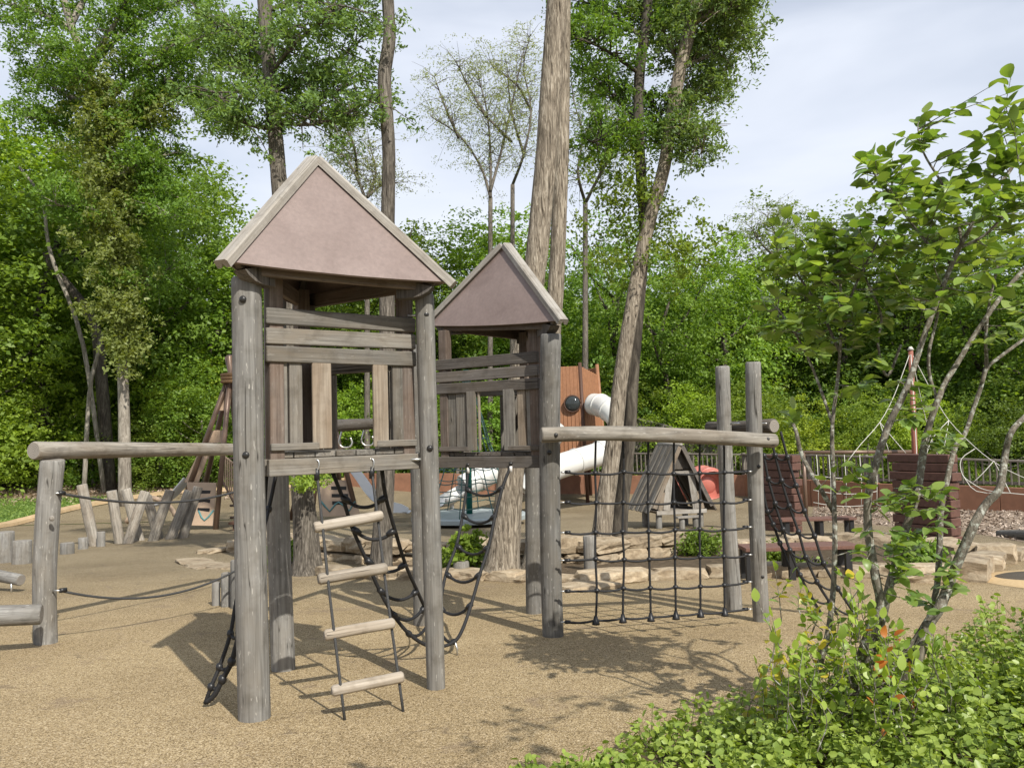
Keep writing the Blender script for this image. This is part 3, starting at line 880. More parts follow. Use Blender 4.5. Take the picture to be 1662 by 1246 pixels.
# ------------------------------------------------------------------ trees with limbs one can follow
def limb_tree(name, label, trunk_pts, trunk_r, limbs, mat_b, mat_l, seed, leaf=0.07, per=40, crad=0.35, cat='tree', group=None, twigs=5, ratio=0.42, droop=0.6, furrow=False, extra_parts=None, density=1.0, seg=20):
    """trunk_pts, limbs: world points. limbs: list of (points, r0, r1, leafy_from, reach)"""
    rg = np.random.default_rng(seed); rr = random.Random(seed)
    base = Vector(trunk_pts[0])
    t = thing(name, label, cat, base, group)
    sub = 10 if furrow else 5
    P = smoothpath(trunk_pts, sub); rad = interp(trunk_r, len(P))
    if furrow:
        # denser rings
        Q = []; RQ = []
        for i in range(len(P) - 1):
            m = max(1, int((P[i + 1] - P[i]).length / 0.05))
            for k in range(m): Q.append(P[i].lerp(P[i + 1], k / m)); RQ.append(rad[i] + (rad[i + 1] - rad[i]) * k / m)
        Q.append(P[-1]); RQ.append(rad[-1])
        P, rad = Q, RQ
        rad = [r * (1 + .45 * math.exp(-max(0, (p.z - base.z - .12)) / .16)) for p, r in zip(P, rad)]
        off = rnd_off(); seg = 40
        def bk(a, p, i):
            q = Vector((math.cos(a) * 3.4, math.sin(a) * 3.4, p.z * 0.85)) + off
            v = noise.noise(q + Vector((noise.noise(q * 2) * 0.5, 0, 0)))
            v2 = noise.noise(q * 2.3 + Vector((3, 1, 0)))
            return 1 + 0.05 * noise.noise(Vector((math.cos(a), math.sin(a), p.z * 0.7)) + off) - 0.10 * max(0, 0.35 - abs(v) * 3.0) - 0.06 * max(0, 0.4 - abs(v2) * 2.4) + 0.03 * v2
        V, Fc = tubeVF(P, rad, seg, bark=bk)
    else:
        V, Fc = tubeVF(P, rad, seg)
    place('trunk', mesh('trunk', [v - base for v in V], Fc, mat_b, True), Matrix.Translation(base), t)
    allc = []; TV, TF = [], []
    for li in limbs:
        pts, r0, r1, lf, reach = li
        Q = smoothpath(pts, 5)
        V, Fc = tubeVF(Q, interp([r0, r1], len(Q)), 8)
        b0 = Vector(pts[0])
        place('limb', mesh('limb', [v - b0 for v in V], Fc, mat_b, True), Matrix.Translation(b0), t)
        n = len(Q)
        for k in range(n):
            f = k / (n - 1)
            if f < lf: continue
            for j in range(twigs):
                d = Vector((rr.gauss(0, 1), rr.gauss(0, 1), rr.gauss(0.25, 0.6))).normalized()
                ln = reach * rr.uniform(0.35, 1)
                e1 = Q[k] + d * ln * 0.5 + Vector((0, 0, 0.1 * ln)); e2 = Q[k] + d * ln
                tubeVF([Q[k], e1, e2], [r1 * 0.6 + 0.006, 0.008, 0.004], 4, TV, TF, caps=False)
                for q in range(max(1, int(3 * density))):
                    allc.append(tuple(e1.lerp(e2, rr.random()) + Vector((rr.gauss(0, .12), rr.gauss(0, .12), rr.gauss(0, .08))) * reach))
    if allc:
        allc = np.array(allc)
        p, tt = sprays(rg, allc, per, crad * (0.6 + 0.8 * rg.random(len(allc))), 0.22, droop)
        me = leaf_mesh('crown', p - np.array(base), leaf * (0.7 + 0.6 * rg.random(len(p))), tt, [mat_l, mat_b], seed, ratio, 0.8, 0.8, extra=([v - base for v in TV], TF))
        place('crown', me, Matrix.Translation(base), t)
    return t
def Ws(L_, D): return [W(a, b, D) for a, b in L_]
# planter trees -------------------------------------------------------
def base_pt(px, py, dz=-0.15):
    g = G(px, py); return Vector((g.x, g.y, g.z + dz))
def upto(P, h):   # continue straight above the frame
    a, b = P[-2], P[-1]
    d = (b - a).normalized(); return P + [b + d * (h * 0.5), b + d * h + Vector((0.15, 0.1, 0))]
# big furrowed trunk, straight behind the small tower
b0 = base_pt(812, 940)
D = b0.y
P = upto([b0] + Ws([(822, 850), (833, 730), (846, 600), (868, 440), (884, 280), (896, 120), (906, -10)], D), 4.5)
crownL = lambda p, s, rr_, n=6: [([p + Vector((0, 0, -1.5)), p + Vector((math.cos(k * 6.28 / n + s) * rr_ * .5, math.sin(k * 6.28 / n + s) * rr_ * .5, 0.3 + 0.3 * (k % 2))), p + Vector((math.cos(k * 6.28 / n + s) * rr_, math.sin(k * 6.28 / n + s) * rr_, 1.2 + 0.8 * (k % 3)))], 0.07, 0.02, 0.4, 0.8) for k in range(n)]
limb_tree('tall_tree', 'tall tree with thick pale furrowed trunk rising behind the small tower roof', P, [0.215, 0.185, 0.16, 0.15, 0.145, 0.145, 0.145, 0.14, .11, .07], crownL(P[-1], .2, 2.2), M_bark, M_leafl, 21, furrow=True, per=26, group='trees growing in the stone planter')
b0 = base_pt(868, 925); D = b0.y + 0.3
P = upto([b0] + Ws([(876, 800), (888, 640), (902, 470), (908, 340), (912, 230), (914, 120), (916, -10)], D), 4.0)
limb_tree('tall_tree', 'second furrowed trunk close right of the thickest one, behind the small tower', P, [0.16, 0.14, .125, .115, .11, .11, .10, .10, .08, .05], crownL(P[-1], .9, 2.0), M_bark, M_leafl, 22, furrow=True, per=26, group='trees growing in the stone planter')
# straight trunk over the big roof
b0 = base_pt(616, 933); D = b0.y
P = upto([b0] + Ws([(622, 850), (626, 760), (629, 600), (628, 450), (630, 330), (631, 240), (624, 130), (632, 60), (629, -10)], D), 4.5)
limb_tree('tall_tree', 'bare straight trunk rising between the two roofs from the planter', P, [.15, .135, .125, .115, .105, .10, .095, .10, .09, .085, .07, .05], crownL(P[-1], .5, 2.2), M_barkg, M_leafl, 23, furrow=True, per=26, group='trees growing in the stone planter')
# trunk behind the left tower, with hanging foliage
b0 = base_pt(500, 934); D = b0.y
P = upto([b0] + Ws([(496, 860), (490, 790), (478, 650), (465, 480), (455, 320), (445, 200), (437, 110), (428, -10)], D), 3.0)
lm = []
for a, b, c_, dp in [((440, 150), (520, 120), (590, 60), .4), ((438, 120), (490, 60), (560, 10), -.5), ((443, 190), (500, 170), (585, 130), .2), ((436, 100), (390, 60), (330, 30), .6), ((446, 210), (400, 200), (350, 150), -.3), ((432, 20), (500, -10), (580, -20), 0), ((445, 200), (520, 200), (600, 165), -.2), ((440, 150), (400, 120), (370, 90), .8)]:
    lm.append(([W(*a, D), W(*b, D + dp), W(*c_, D + 1.6 * dp)], .035, .012, .25, .8))
limb_tree('tall_tree', 'slim trunk with hanging leafy branches over the left slope of the big roof', P, [.19, .17, .15, .13, .12, .115, .105, .1, .1, .08, .05], lm + crownL(P[-1], .1, 2), M_barkg, M_leafl, 24, furrow=True, per=24, leaf=.075, crad=.20, twigs=5, group='trees growing in the stone planter')
# twin leaning trunks right of centre
b0 = base_pt(970, 908); D = b0.y
P = upto([b0] + Ws([(982, 820), (996, 720), (1008, 610), (1024, 510), (1040, 420), (1056, 350), (1078, 270), (1092, 180), (1104, 110), (1122, 40), (1134, -10)], D), 3.0)
lm = []
for a, b, c_, dp in [((1104, 110), (1150, 90), (1195, 60), .3), ((1122, 40), (1160, 20), (1200, 10), -.3), ((1092, 180), (1130, 160), (1170, 130), .5), ((1104, 110), (1080, 60), (1040, 20), .4), ((1092, 180), (1120, 215), (1140, 240), -.2), ((1120, 40), (1080, 0), (1020, -20), .6), ((1128, 10), (1170, 40), (1205, 70), .6)]:
    lm.append(([W(*a, D), W(*b, D + dp), W(*c_, D + 1.6 * dp)], .04, .012, .2, .7))
limb_tree('tall_tree', 'pale bent leaning trunk, front one of the twin trunks right of the small tower', P, [.16, .14, .125, .115, .11, .105, .105, .10, .095, .10, .105, .10, .08, .05], lm + crownL(P[-1], .4, 2), M_bark, M_leafl, 25, furrow=True, per=24, leaf=.075, crad=.20, twigs=5, group='trees growing in the stone planter')
b0 = base_pt(1000, 906); D = b0.y + 0.15
P = upto([b0] + Ws([(1008, 820), (1020, 720), (1028, 600), (1038, 480), (1046, 380), (1040, 280), (1036, 200), (1038, 120), (1048, 40), (1052, -10)], D), 3.0)
lm = []
for a, b, c_, dp in [((1036, 200), (990, 150), (945, 110), .5), ((1038, 120), (980, 80), (930, 60), -.4), ((1040, 60), (990, 20), (940, 0), .3), ((1036, 200), (1000, 220), (960, 230), -.2), ((1038, 140), (1070, 190), (1060, 240), .4), ((1048, 40), (1090, 20), (1120, 60), .4)]:
    lm.append(([W(*a, D), W(*b, D + dp), W(*c_, D + 1.6 * dp)], .035, .01, .25, .75))
limb_tree('tall_tree', 'darker straight rear one of the twin trunks right of the small tower', P, [.14, .12, .105, .095, .09, .085, .085, .085, .085, .08, .08, .07, .05], lm + crownL(P[-1], 1.4, 2), M_barkd, M_leafd, 26, furrow=True, per=24, leaf=.075, crad=.20, twigs=5, group='trees growing in the stone planter')
# leafy sucker growth round the twin trunks
def leaf_clump(name, label, pts_px, D, n, per, crad, leaf, mat, seed, cat, group=None, ratio=.5, sd=0.3, twigmat=None, zbase=None):
    rg = np.random.default_rng(seed)
    C0 = []
    for (px, py, rx_, ry_, k) in pts_px:
        for _ in range(int(n * k)):
            a = rg.normal(size=2) * 0.5
            q = W(px + a[0] * rx_, py + a[1] * ry_, D)
            C0.append((q.x, q.y + rg.normal() * sd, q.z))
    C0 = np.array(C0)
    p, tt = sprays(rg, C0, per, crad * (0.6 + 0.8 * rg.random(len(C0))), 0.25, 0.5)
    base = Vector((C0[:, 0].mean(), C0[:, 1].mean(), zbase if zbase is not None else C0[:, 2].min()))
    t = thing(name, label, cat, base, group)
    TV, TF = [], []
    rr = random.Random(seed)
    for j in range(0, len(C0), 3):
        q = Vector(C0[j]); st = base + Vector((rr.gauss(0, .12), rr.gauss(0, .12), 0))
        m = st.lerp(q, .5) + Vector((0, 0, .12))
        tubeVF([st, m, q], [.012, .008, .003], 4, TV, TF, caps=False)
    place('foliage', leaf_mesh('foliage', p - np.array(base), leaf * (0.7 + 0.6 * rg.random(len(p))), tt, mat, seed, ratio, .8, .7), Matrix.Translation(base), t)
    if cat not in ('vine', 'climber'): place('stems', mesh('stems', [v - base for v in TV], TF, twigmat or M_barkd, True), Matrix.Translation(base), t)
    return t
leaf_clump('climbing_vine', 'leafy green vine wrapped round the twin leaning trunks at mid height', [(1040, 330, 120, 90, 1), (1060, 400, 110, 60, .8), (1000, 290, 70, 60, .4)], 12.9, 60, 36, .26, .075, M_leaf, 31, 'vine')
# sparse locusts in the distance --------------------------------------
def sparse(name_lab, base_px, segs, D, seed, leaf=.12, group='sparse airy trees against the sky'):
    trunk = [zg(Vector((W(base_px[0], 800, D).x, D, 0)))] + [W(base_px[0], base_px[1], D)]
    lm = []
    for s in segs:
        pts = [W(a, b, D + 0.8 * math.sin(i * 2.1 + a)) for i, (a, b) in enumerate(s)]
        lm.append((pts, .075, .02, .15, 2.0))
    limb_tree('locust_tree', name_lab, trunk[:1] + [trunk[0].lerp(trunk[1], .5)] + trunk[1:], [.14, .12, .10], lm, M_barkg, M_leafl2, seed, leaf=leaf * .9, per=10, crad=.42, twigs=4, group=group, seg=8, density=1.0)
M_leafl2 = leaf_mat("far_locust_leaves", (0.17, 0.215, 0.10), (0.32, 0.37, 0.18))
sparse('airy tree with open branches against the sky left of the big furrowed trunk', (796, 320), [[(796, 320), (780, 270), (745, 220), (700, 190)], [(796, 320), (796, 250), (790, 180), (775, 120)], [(745, 225), (725, 180), (705, 125)], [(796, 310), (815, 240), (835, 150), (850, 80)], [(790, 190), (760, 140), (740, 100)], [(830, 230), (800, 200), (770, 170)]], 38, 41)
sparse('thin airy tree standing close left of the big furrowed trunk, second against the sky', (832, 300), [[(832, 300), (850, 250), (862, 180), (850, 110), (860, 60)], [(850, 250), (830, 180), (822, 100)], [(862, 180), (840, 140), (800, 110)]], 39, 42)
sparse('small airy tree above the right slope of the big roof', (596, 330), [[(596, 330), (580, 290), (560, 255), (535, 245)], [(580, 290), (575, 240), (560, 205), (545, 190)], [(596, 320), (610, 280), (600, 235)], [(596, 320), (620, 300), (640, 300)]], 36, 43)
sparse('bare-limbed airy tree between the furrowed trunk and the twin trunks', (950, 330), [[(950, 330), (938, 280), (945, 220), (930, 160)], [(950, 330), (975, 280), (1000, 230), (1005, 170)], [(975, 280), (990, 250), (975, 200), (960, 160)], [(1000, 240), (1015, 200), (1010, 150)]], 34, 44)
sparse('small airy tree on the skyline left of the big-leaved shrub', (1262, 420), [[(1262, 420), (1258, 380), (1245, 350)], [(1262, 410), (1275, 370), (1280, 350)], [(1262, 420), (1235, 395), (1220, 370)]], 44, 45)
# the big tree on the left, wrapped in ivy ----------------------------
D = 31.0
b0 = zg(Vector((W(203, 760, D).x, D, 0)), -.1)
P = [b0] + Ws([(201, 660), (196, 560), (190, 470), (182, 380), (178, 300), (172, 235), (160, 180), (140, 110), (115, 40), (100, -20)], D) + [W(90, -100, D), W(85, -180, D)]
lm = []
rq = random.Random(3)
for a, b, c_ in [((178, 300), (220, 270), (290, 245)), ((172, 235), (215, 190), (270, 130)), ((160, 180), (220, 120), (300, 60)), ((150, 140), (110, 100), (40, 60)), ((140, 110), (180, 50), (220, -30)), ((172, 235), (120, 210), (50, 190)), ((178, 290), (240, 300), (300, 330)), ((182, 380), (230, 350), (280, 350)), ((120, 50), (60, 20), (-20, 0)), ((172, 235), (240, 180), (340, 130)), ((220, 120), (300, 90), (370, 40)), ((140, 110), (230, 30), (320, -10)), ((182, 380), (130, 350), (90, 330)), ((115, 40), (150, -20), (200, -60)), ((190, 470), (240, 460), (270, 440)), ((160, 180), (100, 150), (60, 120)), ((270, 130), (330, 160), (370, 190))]:
    lm.append(([W(*a, D), W(*b, D + rq.uniform(-1.2, 1.2)), W(*c_, D + rq.uniform(-2.4, 2.4))], .14, .03, .3, 1.5))
limb_tree('oak_tree', 'tall tree wrapped in ivy at the left with a pale bare lower trunk', P, [.24, .20, .18, .18, .18, .18, .17, .16, .15, .14, .12, .10, .08], lm, M_barkp, M_leafd, 51, leaf=.15, per=30, crad=.55, twigs=5, ratio=.5, seg=14)
ivy = []
for (a, b, rx_, ry_, k) in [(200, 560, 26, 40, 1.0), (192, 490, 40, 50, 1.2), (188, 420, 46, 60, 1.3), (180, 350, 44, 60, 1.2), (178, 290, 46, 50, 1.2), (170, 230, 50, 50, 1.2), (215, 175, 70, 30, 1.2), (160, 150, 40, 60, 1)]: ivy.append((a, b, rx_, ry_, k))
leaf_clump('ivy', 'yellow green ivy climbing the trunk of the tall tree at the left', ivy, D - .5, 60, 34, .45, .17, M_ivy, 52, 'climber', sd=.45, twigmat=M_barkp)
# pale leaning stems and snags in the wood edge
def snag(label, pts, D, r0, r1, mat):
    Q = smoothpath([zg(Vector((W(pts[0][0], pts[0][1], D).x, D, 0)), -.1)] + Ws(pts[1:], D), 4)
    V, Fc = tubeVF(Q, interp([r0, r1], len(Q)), 8)
    o = place('bare_trunk', mesh('bare_trunk', [v - Q[0] for v in V], Fc, mat, True), Matrix.Translation(Q[0]))
    tag(o, label, 'tree trunk')
snag('thin pale leaning trunk just left of the ivy-covered tree', [(136, 760), (145, 640), (160, 570), (168, 540)], 34, .10, .06, M_barkp)
snag('dark thick trunk in the shade between the pale leaning one and the ivy-covered tree', [(178, 740), (165, 620), (150, 520), (90, 440), (75, 410)], 35, .3, .15, M_barkd)
snag('bleached broken snag high in the trees at the left edge', [(170, 760), (135, 560), (88, 430), (76, 380), (72, 340), (58, 305), (30, 270)], 34.5, .10, .05, M_barkp)

# ------------------------------------------------------------------ the two timber towers
def bolt(parent, p, d, r=0.021, mat=None):
    d = Vector(d).normalized()
    me = blob_mesh(r, r, r * 0.55, mat or M_bolt, 10, 6)
    return place('bolt', me, axisM(p, Vector(p) + d), parent)
def prism(prof, L_, mat):
    n = len(prof)
    V = [(x, y, 0) for x, y in prof] + [(x, y, L_) for x, y in prof]
    Fc = [(i, (i + 1) % n, (i + 1) % n + n, i + n) for i in range(n)] 
    return V, Fc, n
def hip_cap(p0, p1, parent, mat, s=0.037):
    """V-notched ridge timber laid over the joint of two roof panels"""
    p0, p1 = Vector(p0), Vector(p1)
    prof = [(-s * 1.25, -s * .8), (-s * .5, -s * .8), (0, -s * .05), (s * .5, -s * .8), (s * 1.25, -s * .8), (s * 1.25, s * .35), (s * .95, s * .62), (-s * .95, s * .62), (-s * 1.25, s * .35)]
    L_ = (p1 - p0).length
    n = len(prof)
    V = [(x, y, 0) for x, y in prof] + [(x, y, L_) for x, y in prof]
    Fc = [(i, (i + 1) % n, (i + 1) % n + n, i + n) for i in range(n)]
    # ends: split at the notch so that both polygons stay convex enough
    for o, rev in ((0, True), (n, False)):
        for f in ([0, 1, 8], [1, 2, 7, 8], [2, 3, 6, 7], [3, 4, 5, 6]):
            q = tuple(i + o for i in f)
            Fc.append(tuple(reversed(q)) if rev else q)
    me = mesh('hip_cap', V, Fc, mat)
    z = (p1 - p0).normalized()
    upv = Vector((0, 0, 1)); y = (upv - z * upv.dot(z)).normalized(); x = y.cross(z)
    M = Matrix(((x.x, y.x, z.x, p0.x), (x.y, y.y, z.y, p0.y), (x.z, y.z, z.z, p0.z), (0, 0, 0, 1)))
    return place('hip_cap', me, M, parent)
def roof_panel(a, b, apex, parent, mat, inset=0.04, bow=0.02, th=0.014):
    a, b, apex = Vector(a), Vector(b), Vector(apex)
    n = 12
    cen = (a + b + apex) / 3
    A = a.lerp(cen, .02); B = b.lerp(cen, .02); T = apex.lerp(cen, .02)
    nrm = (B - A).cross(T - A).normalized()
    down = (A + B) / 2 - T; down.normalize()
    bot = [A.lerp(B, i / n) + down * (bow * 4 * (i / n) * (1 - i / n)) for i in range(n + 1)]
    pts = bot + [T]
    m = len(pts)
    V = [p - A + nrm * th for p in pts] + [p - A for p in pts]
    Fc = []
    for i in range(n):
        Fc.append((i, i + 1, m - 1)); Fc.append((m + i + 1, m + i, 2 * m - 1)); Fc.append((i + 1, i, m + i, m + i + 1))
    Fc.append((n, 2 * m - 1 - (m - 1 - n) + 0 if False else m + n, 2 * m - 1, m - 1)); Fc.append((0, m - 1, 2 * m - 1, m))
    return place('roof_panel', mesh('roof_panel', V, Fc, mat), Matrix.Translation(A), parent)
def lerp2(a, b, t): return Vector(a).lerp(Vector(b), t)
def tower(name, label, posts, frame, zg0, zb, roofc, apex, front, mats, capmats, plankmats, sq=None):
    """posts: 3 (bottom, top, r0, r1); frame: a,b,c corners of the cabin (x,y); front edge is a-b"""
    cen = sum((Vector((p[0].x, p[0].y, 0)) for p in posts), Vector()) / 3
    t = thing(name, label, 'play tower', (cen.x, cen.y, gz(cen.y)))
    for i, (p0, p1, r0, r1) in enumerate(posts):
        o = log('post', p0 - Vector((0, 0, .12)), p1, r0, r1, t, seg=20 if sq != i else 8, wob=.045 if sq != i else .02, bend=.008)
        d = (Vector((0, 0, 0)) - Vector((p1.x, p1.y, 0))).normalized()
        side = Vector((-.25, 0, 0)) if i == 0 else Vector((.1, 0, 0))
        if i != sq:
            for zz in (0.14, None):
                q = p1.lerp(p0, zz / (p1 - p0).length) if zz else p0.lerp(p1, (zb + .03 - p0.z) / (p1.z - p0.z))
                dd = (d + side).normalized()
                b_ = bolt(o, q + dd * (r0 * .97), dd)
    fr = [Vector((x, y, 0)) for x, y in frame]
    zt = zb + .92
    cc = sum(fr, Vector()) / 3
    def at_(v, z): return Vector((v.x, v.y, z))
    # square cabin posts
    for i, f in enumerate(fr):
        ins = f + (cc - f).normalized() * .035
        board('corner_post', at_(ins, zb - .08), at_(ins, zt + .22), (fr[1] - fr[0]), .085, .085, t, mats['corner'])
    # deck
    e01 = (fr[1] - fr[0]); Ld = e01.length; u = e01.normalized()
    nn = Vector((u.y, -u.x, 0))                          # outwards from the front edge
    if nn.dot(cc - fr[0]) > 0: nn = -nn
    depth = abs((fr[2] - fr[0]).dot(nn))
    tf = (fr[2] - fr[0]).dot(u)
    k, wB = 0, .12
    nb = int(Ld / wB)
    wB = Ld / nb
    for j in range(nb):
        s = (j + .5) * wB
        # how deep the triangle is here
        if s < tf: dp = depth * s / max(tf, 1e-3)
        else: dp = depth * (Ld - s) / max(Ld - tf, 1e-3)
        if tf < 0.05: dp = depth * (1 - s / Ld)
        if dp < .08: continue
        p = fr[0] + u * s
        board('deck_board', at_(p + nn * .012, zb + .018), at_(p - nn * dp, zb + .018), u, wB - .006, .034, t, mats['rail'])
    for i in range(3):
        a, b = fr[i], fr[(i + 1) % 3]
        e = (b - a).normalized(); o = Vector((e.y, -e.x, 0))
        if o.dot(cc - a) > 0: o = -o
        up = Vector((0, 0, 1))
        off = o * .030
        ex = .03 if i == 0 else -.01
        board('deck_beam', at_(a + off - e * ex, zb - .05), at_(b + off + e * ex, zb - .05), up, .098, .046, t, mats['rail'])
        if i == 0:
            for k_, z in enumerate((.798, .685, .577)):
                dz = random.uniform(-.003, .003)
                board('rail', at_(a + off * .85 - e * .035, zb + z + .03 + dz), at_(b + off * .85 + e * .02, zb + z + .03 - dz), up, .094, .036, t, mats['rail'], ch=.005)
            segs = plankmats
            for (f0, f1, z0, m, pr) in segs:
                q0 = a.lerp(b, (f0 + f1) / 2)
                board('plank', at_(q0 + o * pr, zb + z0), at_(q0 + o * pr, zb + .575), e, (f1 - f0) * (b - a).length, .022, t, m)
            for f0, f1 in ((-.015, .30), (.71, 1.015)):
                board('toe_board', at_(a.lerp(b, f0) + o * .034, zb + .068), at_(a.lerp(b, f1) + o * .034, zb + .068), up, .042, .026, t, mats['rail'])
        else:
            board('header', at_(a + o * .015, zb + .585), at_(b + o * .015, zb + .585), up, .085, .034, t, mats['dark'])
            for f0, f1 in ((.06, .19), (.205, .33), (.68, .80), (.815, .94)) if not (i == 1 and False) else ():
                q0 = a.lerp(b, (f0 + f1) / 2)
                board('plank', at_(q0 + o * .02, zb + .02), at_(q0 + o * .02, zb + .54), e, (f1 - f0) * (b - a).length, .022, t, random.choice([mats['dark'], mats['rail'], M_wood]))
    # roof
    rc = [Vector(p) for p in roofc]; apex = Vector(apex)
    for i in range(3):
        roof_panel(rc[i], rc[(i + 1) % 3], apex, t, M_panel)
        inner = rc[i].lerp(apex, .0)
        # rafter under the hip, corbel and ring beam
        d = (apex - rc[i]).normalized()
        lo = rc[i] + d * .10 - Vector((0, 0, .055)); hi = rc[i].lerp(apex, .93) - Vector((0, 0, .075))
        board('rafter', lo, hi, Vector((0, 0, 1)), .085, .045, t, M_wood2)
        a, b = rc[i].lerp(apex, .12), rc[(i + 1) % 3].lerp(apex, .12)
        c3 = sum(rc, Vector()) / 3
        ain = a.lerp(Vector((c3.x, c3.y, a.z)), .10); bin_ = b.lerp(Vector((c3.x, c3.y, b.z)), .10)
        board('ring_beam', ain - Vector((0, 0, .085)), bin_ - Vector((0, 0, .085)), Vector((0, 0, 1)), .095, .04, t, M_red)
        # curved corbel: a stout bracket that swells under the eave
        q = rc[i]; inw = (Vector((c3.x, c3.y, q.z)) - q).normalized()
        sx = Vector((-inw.y, inw.x, 0))
        prof = [(0.09, .0), (.12, -.03), (.17, -.055), (.22, -.065), (.32, -.065), (.32, -.01), (.2, .03)]
        V = []
        for s_ in (-.045, .045):
            for (x, z) in prof: V.append(inw * x + Vector((0, 0, z)) + sx * s_)
        n = len(prof)
        Fc = [tuple(range(n)), tuple(reversed(range(n, 2 * n)))] + [(j, j + n, (j + 1) % n + n, (j + 1) % n) for j in range(n)]
        place('corbel', mesh('corbel', V, Fc, M_wood2), Matrix.Translation(q - Vector((0, 0, .02))), t)
        hip_cap(rc[i] - d * .055 + Vector((0, 0, .034)), rc[i].lerp(apex, .965) + Vector((0, 0, .034)), t, capmats)
    return t, fr, zb
MT1 = dict(corner=M_red, rail=M_wood, dark=M_wood)
pA = (G(414, 1168), W(400, 450, 4.70), .092, .083)
pB = (G(708, 1119), W(689, 477, 5.26), .060, .060)
pC = (G(461, 1089), W(447, 452, 5.86), .088, .08)
f1 = [(-1.405, 4.81), (-.655, 5.36), (-1.46, 5.72)]
roof1 = [W(368, 428, 4.47), W(727, 461, 5.14), W(486, 500, 6.0)]
apex1 = W(512, 262, 5.2)
T1, fr1, zb1 = tower('play_tower', 'larger near timber tower with three log posts and pinkish brown pyramid roof', [pA, pB, pC], f1, 0, 1.485, roof1, apex1, None, MT1, M_cap,
    [(.03, .105, .05, M_wood, .004), (.115, .20, .05, M_wood, .012), (.26, .39, .05, M_warm, .03), (.69, .80, .05, M_warm, .03), (.845, .925, .05, M_wood, .012), (.93, .99, .05, M_red, .004)], sq=2)
pR = (G(898, 1034), W(894, 542, 6.80), .088, .085)
pL = (G(684, 1016), W(672, 560, 7.5), .075, .07)
pK = (G(866, 997), W(862, 560, 7.9), .075, .07)
# front edge runs from the left (far) corner to the right (near) corner
f2 = [(W(719, 700, 7.5).x, 7.5), (W(876, 700, 6.98).x, 6.98), (.15, 7.80)]
roof2 = [W(694, 530, 7.68), W(910, 522, 6.62), W(862, 548, 8.25)]
apex2 = W(820, 400, 7.33)
MT2 = dict(corner=M_red, rail=M_wood2, dark=M_wood)
T2, fr2, zb2 = tower('play_tower', 'smaller farther timber tower right of the big one with a brown pyramid roof', [pR, pL, pK], f2, 0, 1.40, roof2, apex2, None, MT2, M_cap,
    [(.01, .16, .05, M_wood, .004), (.165, .27, .05, M_wood, .012), (.29, .385, .05, M_wood, .034), (.40, .42, .05, M_warm, .02), (.67, .78, .05, M_wood, .034), (.80, .88, .05, M_warm, .012), (.885, .98, .05, M_wood, .004)])
tube('pin', [W(662, 512, 5.3), W(682, 512, 5.3)], .007, T1, M_steel)
tube('pin', [W(662, 746, 5.3), W(684, 745, 5.3)], .009, T1, M_steel)

# ------------------------------------------------------------------ rope things
def joint(parent, p, r=.02, d=None, name='rope_joint'):
    return place(name, blob_mesh(r, r, r * 1.15, M_joint, 8, 6), Matrix.Translation(p), parent)
def shackle(parent, p, r=.016):
    a = [p + Vector((0, -.01, .03)), p + Vector((r, -.012, .015)), p + Vector((r * .9, -.012, -.02)), p + Vector((0, -.012, -.035)), p + Vector((-r * .9, -.012, -.02)), p + Vector((-r, -.012, .015)), p + Vector((0, -.01, .03))]
    return tube('shackle', a, .0045, parent, M_steel, 6, sub=3)
# rope ladder on the front of the big tower
tl, tr = W(514, 752, 4.93), W(603, 750, 5.14)
gl, gr = G(560, 1172), G(655, 1158)
t = thing('rope_ladder', 'rope ladder with four pale round wooden rungs hanging from the big tower deck', 'ladder', (gl + gr) / 2)
for a, b in ((tl, gl), (tr, gr)):
    mid = a.lerp(b, .5) + Vector((-.008, 0, 0))
    tube('rope', [a - Vector((0, 0, .05)), a.lerp(b, .25) + Vector((-.006, 0, 0)), mid, b], .0085, t, M_ropeg, 8, sub=5)
    tube('sleeve', [a - Vector((0, 0, .028)), a - Vector((0, 0, .10))], .017, t, M_joint, 10)
    shackle(t, a + Vector((0, 0, -.005)))
def dn(a, b, y0):      # point on line a-b whose image row is y0 (by height proportion)
    return a
for (x0, y0, x1, y1) in ((509, 856, 621, 836), (516, 940, 628, 921), (526, 1031, 640, 1010), (538, 1121, 655, 1097)):
    f = ((y0 + y1) / 2 - 751) / (1165 - 751)
    f = f / (f + (1 - f) * (4.72 / 5.03))  # perspective along the ladder
    Dl = tl.y + (gl.y - tl.y) * f; Dr = tr.y + (gr.y - tr.y) * f
    log('rung', W(x0, y0, Dl - .005), W(x1, y1, Dr - .005), .033, .033, t, [M_rung, M_end], seg=12, wob=.05, bend=.006, ringlen=.05)
# net bridge slung between the towers
def rope_path(name, pts, r, parent, mat=None, sub=5): return tube(name, pts, r, parent, mat or M_rope, 8, sub=sub)
nbg = W(738, 1052, 6.35)
t = thing('net_bridge', 'sagging black rope net bridge slung between the two towers', 'rope bridge', (nbg.x, nbg.y, gz(nbg.y)))
PL = [(539, 765, 5.50), (555.5, 806, 5.56), (572, 857, 5.64), (594, 907, 5.74), (615, 956, 5.85), (637, 995, 5.95), (662, 1026, 6.05), (689, 1045, 6.15), (715, 1049, 6.25), (738, 1040, 6.35), (751, 1020, 6.45), (765, 980, 6.6), (779, 931, 6.72), (793, 887, 6.84), (804, 836, 6.94), (816, 790, 7.02), (829, 756, 7.08)]
QL = [(620, 762, 5.42), (626, 806, 5.52), (641, 860, 5.68), (658, 915, 5.9), (677, 958, 6.15), (689, 984, 6.35), (699, 1002, 6.55), (706, 1003, 6.7), (713, 985, 6.8), (724, 930, 6.95), (741, 884, 7.08), (751, 835, 7.2), (757, 792, 7.28), (760, 758, 7.33)]
Pw = [W(*p) for p in PL]; Qw = [W(*p) for p in QL]
